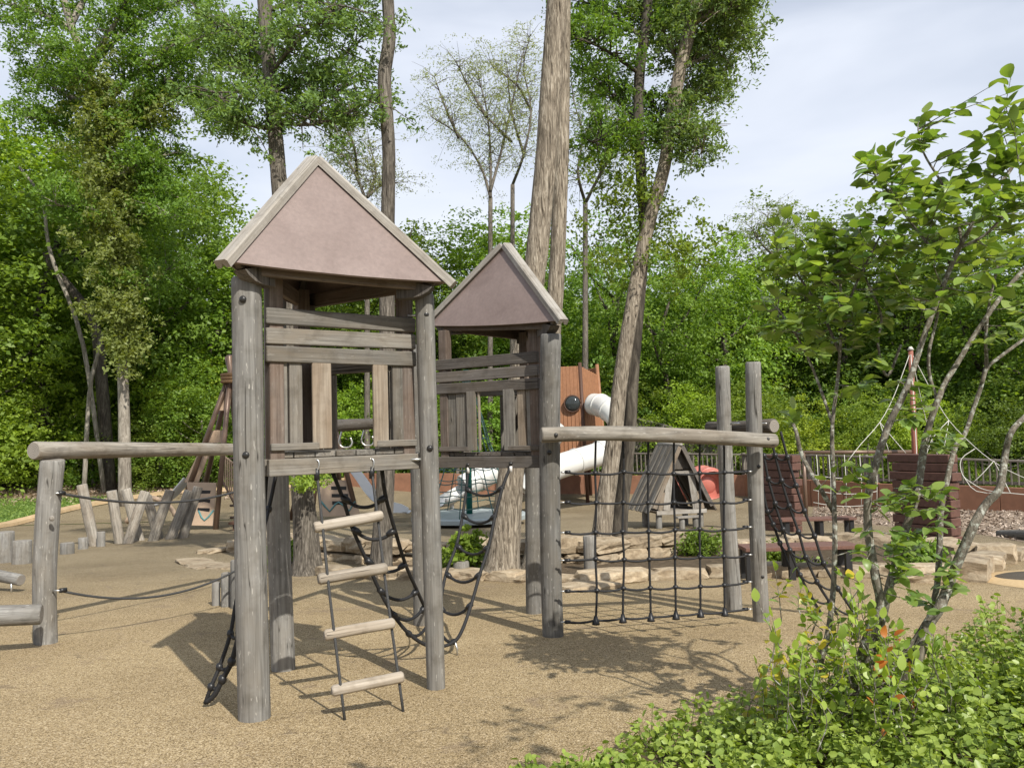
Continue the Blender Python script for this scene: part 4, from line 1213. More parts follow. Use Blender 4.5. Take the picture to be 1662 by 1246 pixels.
rope_path('side_rope', Pw, .0135, t); rope_path('side_rope', Qw, .0135, t)
pairs = [(1, 1), (2, 2), (3, 3), (4, 4), (5, 5), (6, 6), (9, 7), (11, 8), (12, 9), (13, 10), (14, 11), (15, 12)]
for i, j in pairs:
    d = (Qw[j] - Pw[i])
    rope_path('cross_rope', sagline(Pw[i], Qw[j], .07, 6), .012, t, sub=2)
    for a, b in ((Pw[i], Qw[j]), (Qw[j], Pw[i])):
        dd = (b - a).normalized()
        e = a + dd * .055 - Vector((0, 0, .035))
        tube('rope_joint', [a, a.lerp(e, .5), e], [.021, .024, .016], t, M_joint, 8)
for p in (Pw[-1], Qw[-1]):
    bolt(t, p + Vector((0, -.03, .02)), (0, -1, 0), .018)
    tube('sleeve', [p + Vector((0, -.02, .0)), p + Vector((0, -.02, -.05))], .013, t, plain("pale_sleeve", (.6, .58, .55), .5), 8)
for i, (x, y) in ((6, (664, 1050)), (9, (742, 1066))):
    g = G(x, y)
    tube('anchor_chain', [Pw[i], Pw[i].lerp(g, .5) + Vector((.01, 0, 0)), g], .008, t, M_steel, 6)
# narrow net down the left side of the big tower
anc = G(333, 1141)
t = thing('side_net', 'narrow black rope net down the left side of the big tower', 'climbing net', anc)
PL = [(449, 764, 5.5), (436, 826, 5.45), (415, 900, 5.3), (387, 961, 5.22), (374, 1028, 5.17), (356, 1082, 5.13), (342.5, 1114, 5.1), (333, 1141, 5.1)]
QL = [(432, 766, 5.05), (424, 860, 5.05), (405, 960, 5.06), (388.5, 1026, 5.07), (376, 1073, 5.08), (361, 1102, 5.09), (348, 1127, 5.09), (335, 1139, 5.1)]
Pw = [W(*p) for p in PL]; Qw = [W(*p) for p in QL]
rope_path('side_rope', Pw, .013, t); rope_path('side_rope', Qw, .016, t)
for i, j in ((1, 1), (3, 2), (4, 3), (5, 4), (6, 5)):
    rope_path('cross_rope', sagline(Pw[i], Qw[j], .03, 5), .011, t, sub=2)
    joint(t, Pw[i], .024); joint(t, Qw[j], .027)

# ------------------------------------------------------------------ frame and cargo net on the right
bS, tS = G(1236, 1009), W(1222, 587, 7.23)
bS2, tS2 = G(1193, 992), W(1172, 594, 7.75)
t = thing('timber_gantry', 'two tall log posts carrying a long horizontal beam right of the small tower', 'timber frame', (bS + bS2) / 2)
o = log('post', bS - Vector((0, 0, .1)), tS, .072, .066, t, bend=.006)
for f in (.18, .60): 
    q = bS.lerp(tS, f); bolt(o, q + Vector((0, -.07, 0)), (-.2, -1, 0), .017)
log('post', bS2 - Vector((0, 0, .1)), tS2, .074, .066, t, bend=.014)
bm0, bm1 = W(878, 706, 6.63), W(1259, 712, 7.06)
o = log('beam', bm0, bm1, .062, .060, t, [M_beam, M_end], bend=.012, wob=.12)
for px, D_ in ((902, 6.60), (1246, 6.99)): bolt(o, W(px, 706 if px < 1000 else 713, D_), (0, -1, 0), .019)
log('top_log', W(1150, 694, 8.3), W(1257, 692, 7.5), .062, .066, t, [M_wood2, M_end])
for x in (1194, 1238): tube('pin', [W(x - 8, 688, 7.5), W(x + 6, 687, 7.4)], .009, t, M_steel)
netb = (pR[0] + bS) / 2
t = thing('cargo_net', 'square mesh black rope cargo net under the long beam', 'climbing net', (netb.x, netb.y, gz(netb.y)))
xs_t = [967, 1011, 1052, 1094, 1136, 1175]; xs_b = [968, 1012, 1055, 1096, 1137, 1176]
rows_l = [766, 815, 864, 909, 959, 1009]; rows_r = [768, 814, 858, 903, 947, 991]
def netD(px): return 6.80 + (px - 915) / (1215 - 915) * .42
nodes = []
for j in range(6):
    row = []
    for i in range(6):
        f = (j + 1) / 6
        px = xs_t[i] + (xs_b[i] - xs_t[i]) * f + random.uniform(-1.3, 1.3)
        u_ = (px - 918) / (1212 - 918)
        py = rows_l[j] + (rows_r[j] - rows_l[j]) * u_ + random.uniform(-1.5, 1.5)
        row.append(W(px, py, netD(px) + random.uniform(-.01, .01)))
    nodes.append(row)
for i in range(6):
    top = W(xs_t[i], 711, netD(xs_t[i]) - .03)
    pts = [top] + [nodes[j][i] for j in range(6)]
    rope_path('vertical_rope', pts, .0095, t, sub=4)
    pr = nodes[5][i]
    place('net_foot', mesh('net_foot', *tubeVF([pr * 0 + Vector((0, 0, -.035)), Vector((0, 0, -.02)), Vector((0, 0, .035))], [.034, .03, .012], 8), M_joint, True), Matrix.Translation(pr), t)
lx_, rx_ = 917, 1212
for j in range(6):
    a = W(lx_, rows_l[j], netD(lx_)); b = W(rx_ + 2, rows_r[j] - 3, netD(rx_))
    seq = [a] + nodes[j] + [b]
    pts = []
    for k in range(len(seq) - 1):
        pts += sagline(seq[k], seq[k + 1], random.uniform(.004, .018), 4)[:-1]
    pts.append(seq[-1])
    tube('horizontal_rope', pts, .0095, t, M_rope, 7)
    for p in nodes[j][:]:
        if j < 5: place('rope_joint', blob_mesh(.025, .022, .021, M_joint, 8, 6), Matrix.Translation(p), t)
    for p, s in ((a, 1), (b, -1)):
        tube('ferrule', [p + Vector((s * .0, 0, 0)), p + Vector((s * .045, 0, 0))], .015, t, M_joint, 8)
        tube('steel_end', [p - Vector((s * .035, 0, 0)), p], .007, t, M_steel, 6)
# slanted net right of the frame
g0 = G(1372, 998)
t = thing('slanted_net', 'black rope net slanting to the ground from the log end right of the tall posts', 'climbing net', g0)
RR = [[(1267, 700), (1278, 742), (1292, 788), (1305.5, 829), (1322, 870), (1337, 914), (1360, 955), (1388, 997)],
      [(1253.6, 722), (1258, 739), (1268.7, 780), (1281, 821), (1296, 863), (1308, 904), (1326, 944), (1346.5, 977), (1362, 1002)],
      [(1240, 740), (1247, 777), (1258, 817), (1271, 859), (1282, 893), (1298.7, 933), (1315, 966), (1334, 996)],
      [(1234, 755), (1240, 802), (1246, 830), (1255, 851), (1266, 881), (1282, 923)]]
Dn = lambda i, y: 7.55 - (y - 700) / 300 * .02 + i * .06
RW = [[W(x, y, Dn(i, y)) for x, y in r] for i, r in enumerate(RR)]
for r in RW: rope_path('rope', r, .0125, t)
for a, b, c, d in ((1, 1, 0, None), (2, 2, 1, None), (3, 3, 2, 2), (4, 4, 3, 3), (5, 5, 4, 4), (6, 6, 5, None), (7, 7, 6, None)):
    seq = [RW[0][a], RW[1][min(b, 8)], RW[2][c]] + ([RW[3][d]] if d else [])
    for k in range(len(seq) - 1):
        rope_path('cross_rope', sagline(seq[k], seq[k + 1], .035, 5), .0095, t, sub=2)
    for p in seq: joint(t, p, .026)

# ------------------------------------------------------------------ balance walk on the left
bW = G(75, 1046)
P_end = Vector((W(404, 720, 9.7).x, 9.7, 0))
beam0 = W(54, 731, 7.02); beam1 = W(392, 729, 9.75)
t = thing('balance_beam', 'weathered post at left carrying a long horizontal log beam towards the tower', 'timber frame', bW)
o = log('post', bW - Vector((0, 0, .1)), W(84, 746, 7.12), .094, .098, t, wob=.05, bend=.03)
bolt(o, W(84, 841, 7.02), (0, -1, 0), .024, M_end)
log('beam', beam0, beam1, .078, .068, t, [M_beam, M_end], wob=.05, bend=.006)
pe = Vector((beam1.x, beam1.y + .05, gz(beam1.y)))
log('post', pe - Vector((0, 0, .1)), Vector((pe.x, pe.y, beam1.z - .07)), .09, .085, t)
a, b = W(96, 800, 7.1), W(398, 793, 9.7)
t2 = thing('handrail_rope', 'upper sagging dark rope strung from the left post to the tower', 'rope', (a.x, a.y, gz(a.y)))
tube('rope', sagline(a, b, .12, 16), .012, t2, M_ropeg, 7)
tube('sleeve', [a, a.lerp(b, .02)], .02, t2, M_joint, 8); tube('steel_end', [a - Vector((.06, 0, 0)), a], .008, t2, M_steel, 6)
a, b = W(97, 958, 7.15), W(384, 925, 8.75)
t2 = thing('foot_rope', 'lower slack dark rope hanging just above the ground from the left post', 'rope', (a.x, a.y, gz(a.y)))
tube('rope', sagline(a, b, .16, 16), .011, t2, M_ropeg, 7)
tube('sleeve', [a, a.lerp(b, .03)], .02, t2, M_joint, 8); tube('steel_end', [a - Vector((.06, 0, 0)), a], .008, t2, M_steel, 6)
a, b = W(-260, 1012, 6.45), W(68, 995, 6.88)
t2 = thing('balance_log', 'thick horizontal log bolted low on the front of the left post', 'log', ((a + b) / 2).xy.to_3d() + Vector((0, 0, gz(6.6))))
o = log('log', a, b, .09, .082, t2, bend=.004)
bolt(o, W(34, 1001, 6.80), (0, -1, 0), .02)
for q in (-.0,): log('foot', Vector((a.x + .5, a.y + .1, gz(a.y) - .05)), Vector((a.x + .5, a.y + .1, a.z - .05)), .06, .06, t2)
a, b = W(-120, 905, 11.2), W(34, 943, 10.6)
t2 = thing('balance_log', 'thin log slanting down to the ground at the left edge behind the post', 'log', (b.x, b.y, gz(b.y)))
log('log', a, b, .075, .072, t2)
tube('foot', [b + Vector((-.12, 0, 0)), Vector((b.x - .12, b.y, gz(b.y) - .02))], .012, t2, M_steel)
log('foot', Vector((a.x, a.y, gz(a.y) - .05)), a, .07, .07, t2)
def stump(label, px, py, h, r, group, tilt=(0, 0)):
    g = G(px, py)
    o = log('stump', g - Vector((0, 0, .08)), g + Vector((tilt[0], tilt[1], h)), r, r * .97, None, [M_log, M_end], ringlen=.1)
    tag(o, label, 'stump', group)
sg = 'upright stepping stumps on the left'
stump('tall pale stepping stump cut by the left photo edge', 6, 915, .56, .17, sg)
stump('wide stepping stump second from the left photo edge', 36, 917, .42, .155, sg)
stump('low stepping stump just right of the left post', 109, 901, .24, .13, sg)
stump('small low stepping stump between the left post and the first slanted stake', 135, 893, .26, .095, sg)
stump('narrow stepping stump at the foot of the first slanted stake', 164, 889, .34, .085, sg)
sg = 'row of three rising cut posts'
stump('shortest of three rising cut posts left of the big tower post', 351, 985, .27, .045, sg)
stump('middle one of three rising cut posts left of the big tower post', 367, 987, .38, .05, sg)
stump('tallest of three rising cut posts, half hidden by the big tower post', 384, 989, .52, .062, sg)
sg = 'slanted log stakes'
words = ['first slanted pale stake from the left, leaning left', 'second slanted pale stake from the left, leaning left', 'third slanted stake from the left, leaning left behind a dark one', 'grey stake leaning right that crosses the third pale stake',
         'pale stake leaning left behind the middle of the stake row', 'bent grey stake leaning right, third from the right end', 'thick grey stake leaning right, second from the right end', 'shadowed grey stake leaning right at the right end of the row']
for (tx, ty, bx, by, D_), lab in zip([(132, 786, 155, 888, 0), (181, 796, 195, 884, 0), (204, 793, 227, 879, 0), (236, 797, 207, 884, 0), (238, 804, 258, 876, 0), (276, 795, 248, 880, 0), (307, 796, 275, 877, 0), (322, 790, 296, 875, 0)], words):
    g = G(bx, by)
    top = W(tx, ty, g.y + (0.25 if tx > bx else -.1))
    o = log('slanted_stake', g - (top - g) * .08, top, .112, .105, None, [M_beam, M_end], wob=.08)
    tag(o, lab, 'log stake', sg)
# log with steel hooks behind the big tower
a, b = W(494, 694, 6.7), W(700, 684, 9.3)
t = thing('hook_log', 'dark horizontal log with steel hooks seen through the doorway of the big tower', 'log', ((a + b) / 2).xy.to_3d() + Vector((0, 0, gz(9))))
log('log', a, b, .054, .052, t, [M_wood2, M_end])
log('post', Vector((b.x - .06, b.y + .12, gz(b.y) - .1)), Vector((b.x - .06, b.y + .12, b.z + .1)), .075, .07, t)
for x in (524, 557, 593, 630):
    p = W(x, 701 - (x - 520) * .05, 7.03 + (x - 520) / 180 * 2.0)
    pts = [p + Vector((0, -.02, .02)), p + Vector((-.02, -.03, -.05)), p + Vector((-.03, -.03, -.11)), p + Vector((0, -.03, -.145)), p + Vector((.06, -.03, -.145)), p + Vector((.085, -.03, -.11)), p + Vector((.07, -.03, -.06))]
    tube('hook', pts, .0085, t, M_steel, 7, sub=4)

# ------------------------------------------------------------------ stone planter
def rock_mesh(seed, rough=.13):
    V, Fc = [], []
    n = 3
    off = Vector((seed * 5.1, seed * 2.3, 0))
    idx = {}
    def vid(x, y, z):
        k = (x, y, z)
        if k not in idx:
            p = Vector((x / n - .5, y / n - .5, z / n - .5))
            c = sum(1 for q in (x, y, z) if q in (0, n))
            p2 = p * (1 - .08 * (c - 1)) if c > 1 else p
            d = noise.noise_vector(p * 3.1 + off) * rough
            d.z *= .6
            idx[k] = len(V); V.append(p2 + d)
        return idx[k]
    for f in range(6):
        for i in range(n):
            for j in range(n):
                for_ = {0: lambda a, b: (a, b, 0), 1: lambda a, b: (a, b, n), 2: lambda a, b: (a, 0, b), 3: lambda a, b: (a, n, b), 4: lambda a, b: (0, a, b), 5: lambda a, b: (n, a, b)}[f]
                q = [vid(*for_(i, j)), vid(*for_(i + 1, j)), vid(*for_(i + 1, j + 1)), vid(*for_(i, j + 1))]
                if f in (0, 3, 4): q.reverse()
                Fc.append(tuple(q))
    return mesh('stone', V, Fc, M_stone)
ROCKS = [rock_mesh(i) for i in range(9)]
def stones(parent, pts, h, w_, lmin, lmax, seed, z0=0.0, tiers=1, rotj=.15, hj=.25):
    rr = random.Random(seed)
    P = [Vector((p.x, p.y, 0)) for p in pts]
    for tier in range(tiers):
        for a, b in zip(P[:-1], P[1:]):
            L_ = (b - a).length; s = rr.uniform(0, .15) if tier else 0
            d = (b - a).normalized()
            while s < L_:
                l = min(rr.uniform(lmin, lmax), L_ - s + .1)
                if l < .12: break
                c = a + d * (s + l / 2)
                hh = h * rr.uniform(1 - hj, 1 + hj) * (1 if tiers == 1 else 1)
                nn = Vector((-d.y, d.x, 0))
                c = c + nn * rr.uniform(-.05, .05) 
                M = Matrix.Translation((c.x, c.y, gz(c.y) + z0 + tier * h + hh * .36)) @ Matrix.Rotation(math.atan2(d.y, d.x) + rr.uniform(-rotj, rotj), 4, 'Z') @ Matrix.Rotation(rr.uniform(-.05, .05), 4, 'X') @ Matrix.Diagonal((l * 1.06, w_ * rr.uniform(.8, 1.2), hh, 1))
                place('stone', rr.choice(ROCKS), M, parent)
                s += l + rr.uniform(.0, .03)
soil_px = [(392, 916), (470, 925), (560, 935), (700, 938), (830, 942), (930, 945), (1060, 935), (1200, 930), (1330, 930), (1450, 935), (1560, 940), (1610, 910), (1480, 885), (1330, 878), (1190, 878), (1050, 885), (900, 893), (740, 895), (600, 890), (500, 888), (420, 892)]
sp = [G(*p) for p in soil_px]
tag(sheet('planter_soil', [(p.x, p.y) for p in sp], .02, M_soil), kind='structure')
fr_ = thing('stone_edging', 'low front row of pale limestone blocks edging the tree planter', 'stone edging', G(700, 945))
stones(fr_, [G(*p) for p in ((392, 918), (470, 928), (560, 938), (650, 940), (740, 940), (850, 944), (940, 950))], .15, .32, .3, .7, 1)
stones(fr_, [G(*p) for p in ((940, 950), (1060, 940), (1200, 937), (1330, 935), (1440, 938))], .16, .34, .4, .85, 2)
bk_ = thing('stone_wall', 'two-course rough limestone wall at the back of the tree planter', 'stone wall', G(620, 925))
stones(bk_, [G(*p) for p in ((425, 895), (500, 905), (600, 915), (720, 916), (830, 916), (950, 912))], .20, .42, .4, .95, 3, tiers=2)
stones(bk_, [G(*p) for p in ((950, 918), (1000, 908), (1060, 905), (1110, 898))], .2, .5, .45, .9, 4, tiers=2)
stones(bk_, [G(*p) for p in ((1110, 894), (1200, 890), (1290, 886), (1380, 886), (1470, 888), (1550, 900))], .2, .45, .5, 1.0, 5, tiers=1)
lf_ = thing('stone_step', 'flat pale flagstones at the left end of the planter', 'stone edging', G(350, 910))
stones(lf_, [G(*p) for p in ((305, 912), (350, 922), (400, 924))], .07, .5, .45, .9, 6, hj=.1)
stones(lf_, [G(*p) for p in ((330, 901), (380, 894), (440, 887))], .12, .4, .4, .8, 7, hj=.1)
stones(lf_, [G(*p) for p in ((370, 898), (420, 895))], .26, .4, .4, .8, 17, hj=.1)
sl_ = thing('flagstone', 'broad flat slab of stone between the small tower and the twin trunks', 'stone', G(950, 955))
stones(sl_, [G(*p) for p in ((905, 960), (985, 952))], .08, .55, .6, 1.0, 8, hj=.1)
rb = thing('rock_outcrop', 'big weathered rocks at the right end of the planter beside the tan circle', 'rock', G(1560, 930))
stones(rb, [G(*p) for p in ((1475, 942), (1560, 945), (1600, 925), (1640, 905))], .26, .42, .35, .7, 9, hj=.3)
stones(rb, [G(*p) for p in ((1530, 912), (1600, 905))], .30, .4, .4, .7, 10, hj=.3)
rb = thing('boulder', 'rounded pale boulder left of the round green bush behind the cargo net', 'rock', G(1085, 900))
stones(rb, [G(*p) for p in ((1068, 900), (1110, 900))], .42, .6, .8, .9, 12, hj=.05)
stump('short cut stump in the planter in front of the leafy bush', 749, 938, .22, .105, 'cut stumps in the planter')
stump('taller cut stump beside the right post of the small tower', 958, 927, .48, .085, 'cut stumps in the planter')
# bushes in the planter
def bush(label, px, py, wpx, hpx, seed, mat, leaf=.07, n=150, per=14, cat='bush'):
    g = G(px, py); s = g.y / 1345
    leaf_clump('planter_bush', label, [(px, py - hpx * .52, wpx * .40, hpx * .42, 1.0)], g.y, n, per, .09 * wpx * s / .6, leaf, mat, seed, cat, 'bushes in the planter', .75, wpx * s * .22, zbase=g.z)
bush('bright green maple-leaved bush between the towers, beside the thickest trunk', 756, 932, 80, 66, 61, M_maple, .085)
bush('bright round small-leaved bush behind the cargo net', 1135, 902, 84, 40, 62, M_maple, .045, 240, 16)
bush('pale green bush under the brown bench', 1258, 915, 70, 34, 63, M_maple, .045, 200, 14)
leaf_clump('climbing_vine','tuft of green leaves on the trunk just below the big tower deck',[(505, 772, 30, 26, 1)], 11.3, 34, 26, .13, .06, M_maple, 71, 'vine')
bush('low green weeds just right of the nearer brown bench', 1320, 925, 50, 18, 64, M_maple, .05, 80, 12)
bush('leafy green plant behind the posts of the big tower', 462, 928, 62, 60, 65, M_leaf, .085, 120, 12)
bush('flowering light green bush left of the rock outcrop, behind the leaning stems', 1490, 932, 84, 62, 66, M_maple, .05, 240, 12)
# broken trunk with a tuft on top
b0 = base_pt(498, 934)
# ------------------------------------------------------------------ benches
M_seat = plain("brown_recycled_plank", (.135, .068, .05), .6, 0, 40, .25, .002)
M_legb = plain("black_steel", (.02, .02, .021), .45)
def bench(label, xl, xr, yb, ys_l, ys_r, legs, group='brown benches with black legs'):
    g = G((xl + xr) / 2, yb)
    t = thing('bench', label, 'bench', g, group)
    zs = W((xl + xr) / 2, (ys_l + ys_r) / 2, g.y).z
    XL, XR = W(xl, ys_l, g.y).x, W(xr, ys_r, g.y).x
    for k in range(3):
        board('seat_plank', (XL, g.y - .13 + k * .135, zs), (XR, g.y - .13 + k * .135, zs), (0, 1, 0), .125, .045, t, M_seat)
    for x in legs:
        X = W(x, yb, g.y).x
        for dy in (-.12, .12):
            board('leg', (X, g.y + dy, gz(g.y + dy) - .05), (X, g.y + dy, zs - .024), (1, 0, 0), .075, .06, t, M_legb)
        board('crossbar', (X, g.y - .088, zs - .05), (X, g.y + .088, zs - .05), (1, 0, 0), .05, .04, t, M_legb)
bench('nearer brown bench with black legs beyond the slanted net', 1203, 1386, 940, 883, 890, (1212, 1281, 1372))
bench('farther brown bench with black legs, behind the nearer one', 1264, 1384, 870, 840, 843, (1275, 1330, 1379))

# ------------------------------------------------------------------ retaining wall, railing, board fence
M_rwall = plain("red_brown_wall", (.235, .115, .068), .75, 0, 3, .18, .004)
M_redbrown = plain("red_brown_timber", (.105, .052, .038), .7, 0, 14, .25, .006)
def wz(px, py, D): return W(px, py, D).z
tops = [768, 768, 768, 770, 772, 770, 770, 778, 784, 788, 792, 800]
rt = thing('retaining_wall', 'long low red brown wall at the back of the playground under the picket railing', 'wall', zg(wall_pt[5]))
for i in range(len(wall_pt) - 1):
    a, b = wall_pt[i], wall_pt[i + 1]
    za, zb_ = wz(wall_px[i][0], tops[i], a.y), wz(wall_px[i + 1][0], tops[i + 1], b.y)
    n = max(1, round((b - a).length / 1.25))
    for k in range(n):
        p = a.lerp(b, k / n); q = a.lerp(b, (k + 1) / n)
        zt_ = (za + (zb_ - za) * (k + .5) / n)
        z0_ = gzs((p.y + q.y) / 2) - .1
        d = (q - p).normalized()
        mid = (p + q) / 2
        board('wall_panel', (mid.x, mid.y + .05, z0_), (mid.x, mid.y + .05, zt_ + random.uniform(-.012, .012)), (d.x, d.y, 0), (q - p).length - .012, .12, rt, M_rwall, ch=.01)
rl = thing('picket_railing', 'long weathered picket railing on top of the red brown wall', 'railing', zg(wall_pt[6]))
M_rail = M_fence
rtop = [735, 735, 737, 738, 735, 736, 737, 738, 741, 744, 748, 756]
pk = box_mesh(.035, .035, 1.0, M_fence, .003)
for i in range(2, len(wall_pt) - 1):
    a, b = wall_pt[i].copy(), wall_pt[i + 1].copy()
    a.y += .35; b.y += .35
    z0a, z0b = wz(wall_px[i][0], tops[i], a.y) + .03, wz(wall_px[i + 1][0], tops[i + 1], b.y) + .03
    z1a, z1b = wz(wall_px[i][0], rtop[i], a.y), wz(wall_px[i + 1][0], rtop[i + 1], b.y)
    L_ = (b - a).length; d = (b - a).normalized()
    up = Vector((0, 0, 1))
    A = lambda f, za, zb__: Vector((a.x + (b.x - a.x) * f, a.y + (b.y - a.y) * f, za + (zb__ - za) * f))
    board('top_rail', A(0, z1a, z1b), A(1, z1a, z1b), up, .05, .14, rl, M_fence)
    board('bottom_rail', A(0, z0a + .08, z0b + .08), A(1, z0a + .08, z0b + .08), up, .08, .04, rl, M_fence)
    n = max(2, round(L_ / .17))
    for k in range(n):
        f = (k + .5) / n
        lo, hi = A(f, z0a + .04, z0b + .04), A(f, z1a, z1b)
        if k % max(3, round(2.0 / .17)) == 0:
            board('post', lo - Vector((0, 0, .3)), hi + Vector((0, 0, .06)), d, .11, .11, rl, M_fence)
        else:
            h = (hi - lo).z
            place('picket', pk, Matrix.Translation(lo + Vector((0, -.04, 0))) @ Matrix.Rotation(math.atan2(d.y, d.x), 4, 'Z') @ Matrix.Diagonal((1, 1, h, 1)), rl)
bf = thing('board_fence', 'tall weathered board fence stepping down behind the play hut', 'fence', zg(W(1060, 740, 37)))
fp = [(975, 664, 38.2), (1030, 678, 37.4), (1075, 689, 36.6), (1122, 702, 35.6), (1180, 722, 34.6)]
for i in range(4):
    (x0, y0, D0), (x1, y1, D1) = fp[i], fp[i + 1]
    a, b = W(x0, y0, D0), W(x1, y1, D1)
    n = round(Vector((b.x - a.x, b.y - a.y, 0)).length / .16)
    d = Vector((b.x - a.x, b.y - a.y, 0)).normalized()
    for k in range(n):
        p = a.lerp(b, (k + .5) / n)
        board('board', (p.x, p.y, gzs(p.y) - .1), (p.x, p.y, p.z - .05), d, .135, .025, bf, M_fence, ch=.002)
    board('cap_rail', a, b, (0, 0, 1), .06, .16, bf, M_fence)
    board('post', (a.x, a.y - .08, gzs(a.y) - .1), (a.x, a.y - .08, a.z + .05), d, .13, .10, bf, M_fence)

# ------------------------------------------------------------------ brown slide tower with tube slides
M_brown = plain("brown_plastic_board", (.265, .125, .062), .55, 0, 8, .15, .001)
M_brownd = plain("dark_brown_plastic", (.075, .036, .022), .6)
M_tube = plain("white_tube_plastic", (.60, .60, .57), .3, 0, 3, .06)
M_coral = plain("coral_tube_plastic", (.47, .16, .125), .3, 0, 3, .1)
M_dome = plain("smoked_dome", (.03, .035, .035), .08)
Dt = 29.5
cx_ = W(925, 700, Dt).x
zt0, ztp = gzs(Dt), wz(940, 594, Dt)
tw = thing('slide_tower', 'tall brown boarded play tower with round porthole behind the small timber tower', 'play tower', (cx_, Dt + 1, zt0))
cen = Vector((cx_, Dt + 1.05, 0))
rb_, rt_ = 1.42, 1.14
hexa = [math.radians(-128 + 60 * k) for k in range(6)]
zh = [ztp - .35, ztp - .0, ztp + .1, ztp, ztp, ztp]
for k in range(6):
    a0, a1 = hexa[k], hexa[(k + 1) % 6]
    b0_, b1_ = [cen + Vector((math.cos(a) * rb_, math.sin(a) * rb_, 0)) for a in (a0, a1)]
    t0_, t1_ = [cen + Vector((math.cos(a) * rt_, math.sin(a) * rt_, 0)) for a in (a0, a1)]
    z0_ = zt0 + (1.35 if True else 0)
    f0 = (z0_ - zt0) / (ztp - zt0)
    for j in range(9):
        f = (j + .5) / 9
        lo = b0_.lerp(b1_, f).lerp(t0_.lerp(t1_, f), f0); hi = t0_.lerp(t1_, f)
        wd = (b1_ - b0_).length / 9 * .84
        board('board', (lo.x, lo.y, z0_), (hi.x, hi.y, ztp - (.28 * f if k == 1 else .0)), (b1_ - b0_).normalized(), wd, .04, tw, M_brown, ch=.012)
    tube('corner_pole', [Vector((b0_.x, b0_.y, zt0 - .1)), Vector((t0_.x, t0_.y, ztp + .12))], .065, tw, M_brownd if k % 2 else M_brown, 10)
    # legs frame below the boarding
    lo, hi = b0_.lerp(b1_, .5), b0_.lerp(b1_, .5).lerp(t0_.lerp(t1_, .5), f0)
    board('base_beam', Vector((b0_.x, b0_.y, z0_ - .02)), Vector((b1_.x, b1_.y, z0_ - .02)), (0, 0, 1), .14, .06, tw, M_brownd)
inner = mesh('inner_core', *tubeVF([Vector((cen.x, cen.y, z0_ + .1)), Vector((cen.x, cen.y, ztp - .5))], [1.13, 1.0], 6), M_brownd)
place('inner_lining', inner, I4, tw)
pw = W(929, 655, 29.38)
pwn = (Vector((0, 0, 1.6)) - pw).normalized()
dm = blob_mesh(.27, .27, .13, M_dome, 24, 12)
ph = place('porthole', dm, axisM(Vector((pw.x, pw.y - .05, pw.z)), Vector((pw.x - .1, pw.y - 1, pw.z))), tw)
rg_ = [Vector((pw.x + .29 * math.cos(a), pw.y - .055 - .029 * math.cos(a) * 0 , pw.z + .29 * math.sin(a))) for a in [i * math.pi / 12 for i in range(25)]]
tube('ring', rg_, .025, ph, M_brownd, 6)
def tube_slide(name, label, pts, r, mat, openend=True, cat='slide'):
    base = Vector(pts[-1])
    t = thing(name, label, cat, (base.x, base.y, gzs(base.y)))
    Q = smoothpath(pts, 8)
    V, Fc = tubeVF(Q, r, 20, caps=False)
    # inner skin
    V2, F2 = tubeVF(Q, r - .025, 20, caps=False)
    o = len(V)
    V += V2; Fc += [tuple(reversed([i + o for i in f])) for f in F2]
    n = 20; m = len(Q)
    for s in range(n):
        a, b = (m - 1) * n + s, (m - 1) * n + (s + 1) % n
        Fc.append((a, b, b + o, a + o)); a, b = s, (s + 1) % n; Fc.append((b, a, a + o, b + o))
    place('tube', mesh('tube', [v - base for v in V], Fc, mat, True), Matrix.Translation(base), t)
    step = 8
    for k in range(step, m - 4, step):
        d = (Q[k + 1] - Q[k - 1]).normalized()
        V, Fc = tubeVF([Q[k] - d * .035, Q[k] - d * .034, Q[k] + d * .034, Q[k] + d * .035], [r, r + .028, r + .028, r], 20)
        place('seam_flange', mesh('seam_flange', V, Fc, mat, True), I4, t)
    return t, Q
q, Qp = tube_slide('tube_slide', 'white tube slide leaving the brown tower high up and curling down behind the trunks', [W(963, 656, 29.4), W(975, 658, 29.0), W(990, 666, 28.3), W(1006, 685, 27.8), W(1006, 715, 27.6), W(975, 735, 27.2), W(935, 748, 26.6), W(895, 762, 26.0), W(868, 782, 25.7), W(856, 800, 25.6)], .39, M_tube)
tube('support', [W(990, 700, 27.8), Vector((W(990, 700, 27.8).x, 27.8, gzs(27.8)))], .05, q, M_brown)
q, Qp = tube_slide('tube_slide', 'second white tube slide with its open chute ending left of the green spinner pole', [W(905, 700, 29.2), W(880, 722, 28.4), W(845, 742, 27.4), W(805, 762, 26.6), W(775, 778, 26.2), W(752, 790, 26.0)], .38, M_tube)
def chute(name, pts, r, parent, mat, depth=.75, label=None):
    Q = smoothpath(pts, 6); V = []; n = 12
    for i, p in enumerate(Q):
        t = (Q[min(i + 1, len(Q) - 1)] - Q[max(i - 1, 0)]).normalized()
        x = t.cross(Vector((0, 0, 1))).normalized(); y = x.cross(t)
        for sgn, rr_ in ((1, r), (0, r - .03)):
            for s in range(n + 1):
                a = math.pi + math.pi * s / n
                V.append(p + x * (rr_ * math.cos(a)) + y * (rr_ * depth * math.sin(a)) )
    w2 = 2 * (n + 1); Fc = []
    for i in range(len(Q) - 1):
        for s in range(n):
            a = i * w2 + s
            Fc.append((a, a + w2, a + w2 + 1, a + 1))
            b = i * w2 + n + 1 + s
            Fc.append((b, b + 1, b + w2 + 1, b + w2))
        Fc.append((i * w2, i * w2 + n + 1, (i + 1) * w2 + n + 1, (i + 1) * w2))
        Fc.append((i * w2 + n, (i + 1) * w2 + n, (i + 1) * w2 + 2 * n + 1, i * w2 + 2 * n + 1))
    return place(name, mesh(name, V, Fc, mat, True), I4, parent)
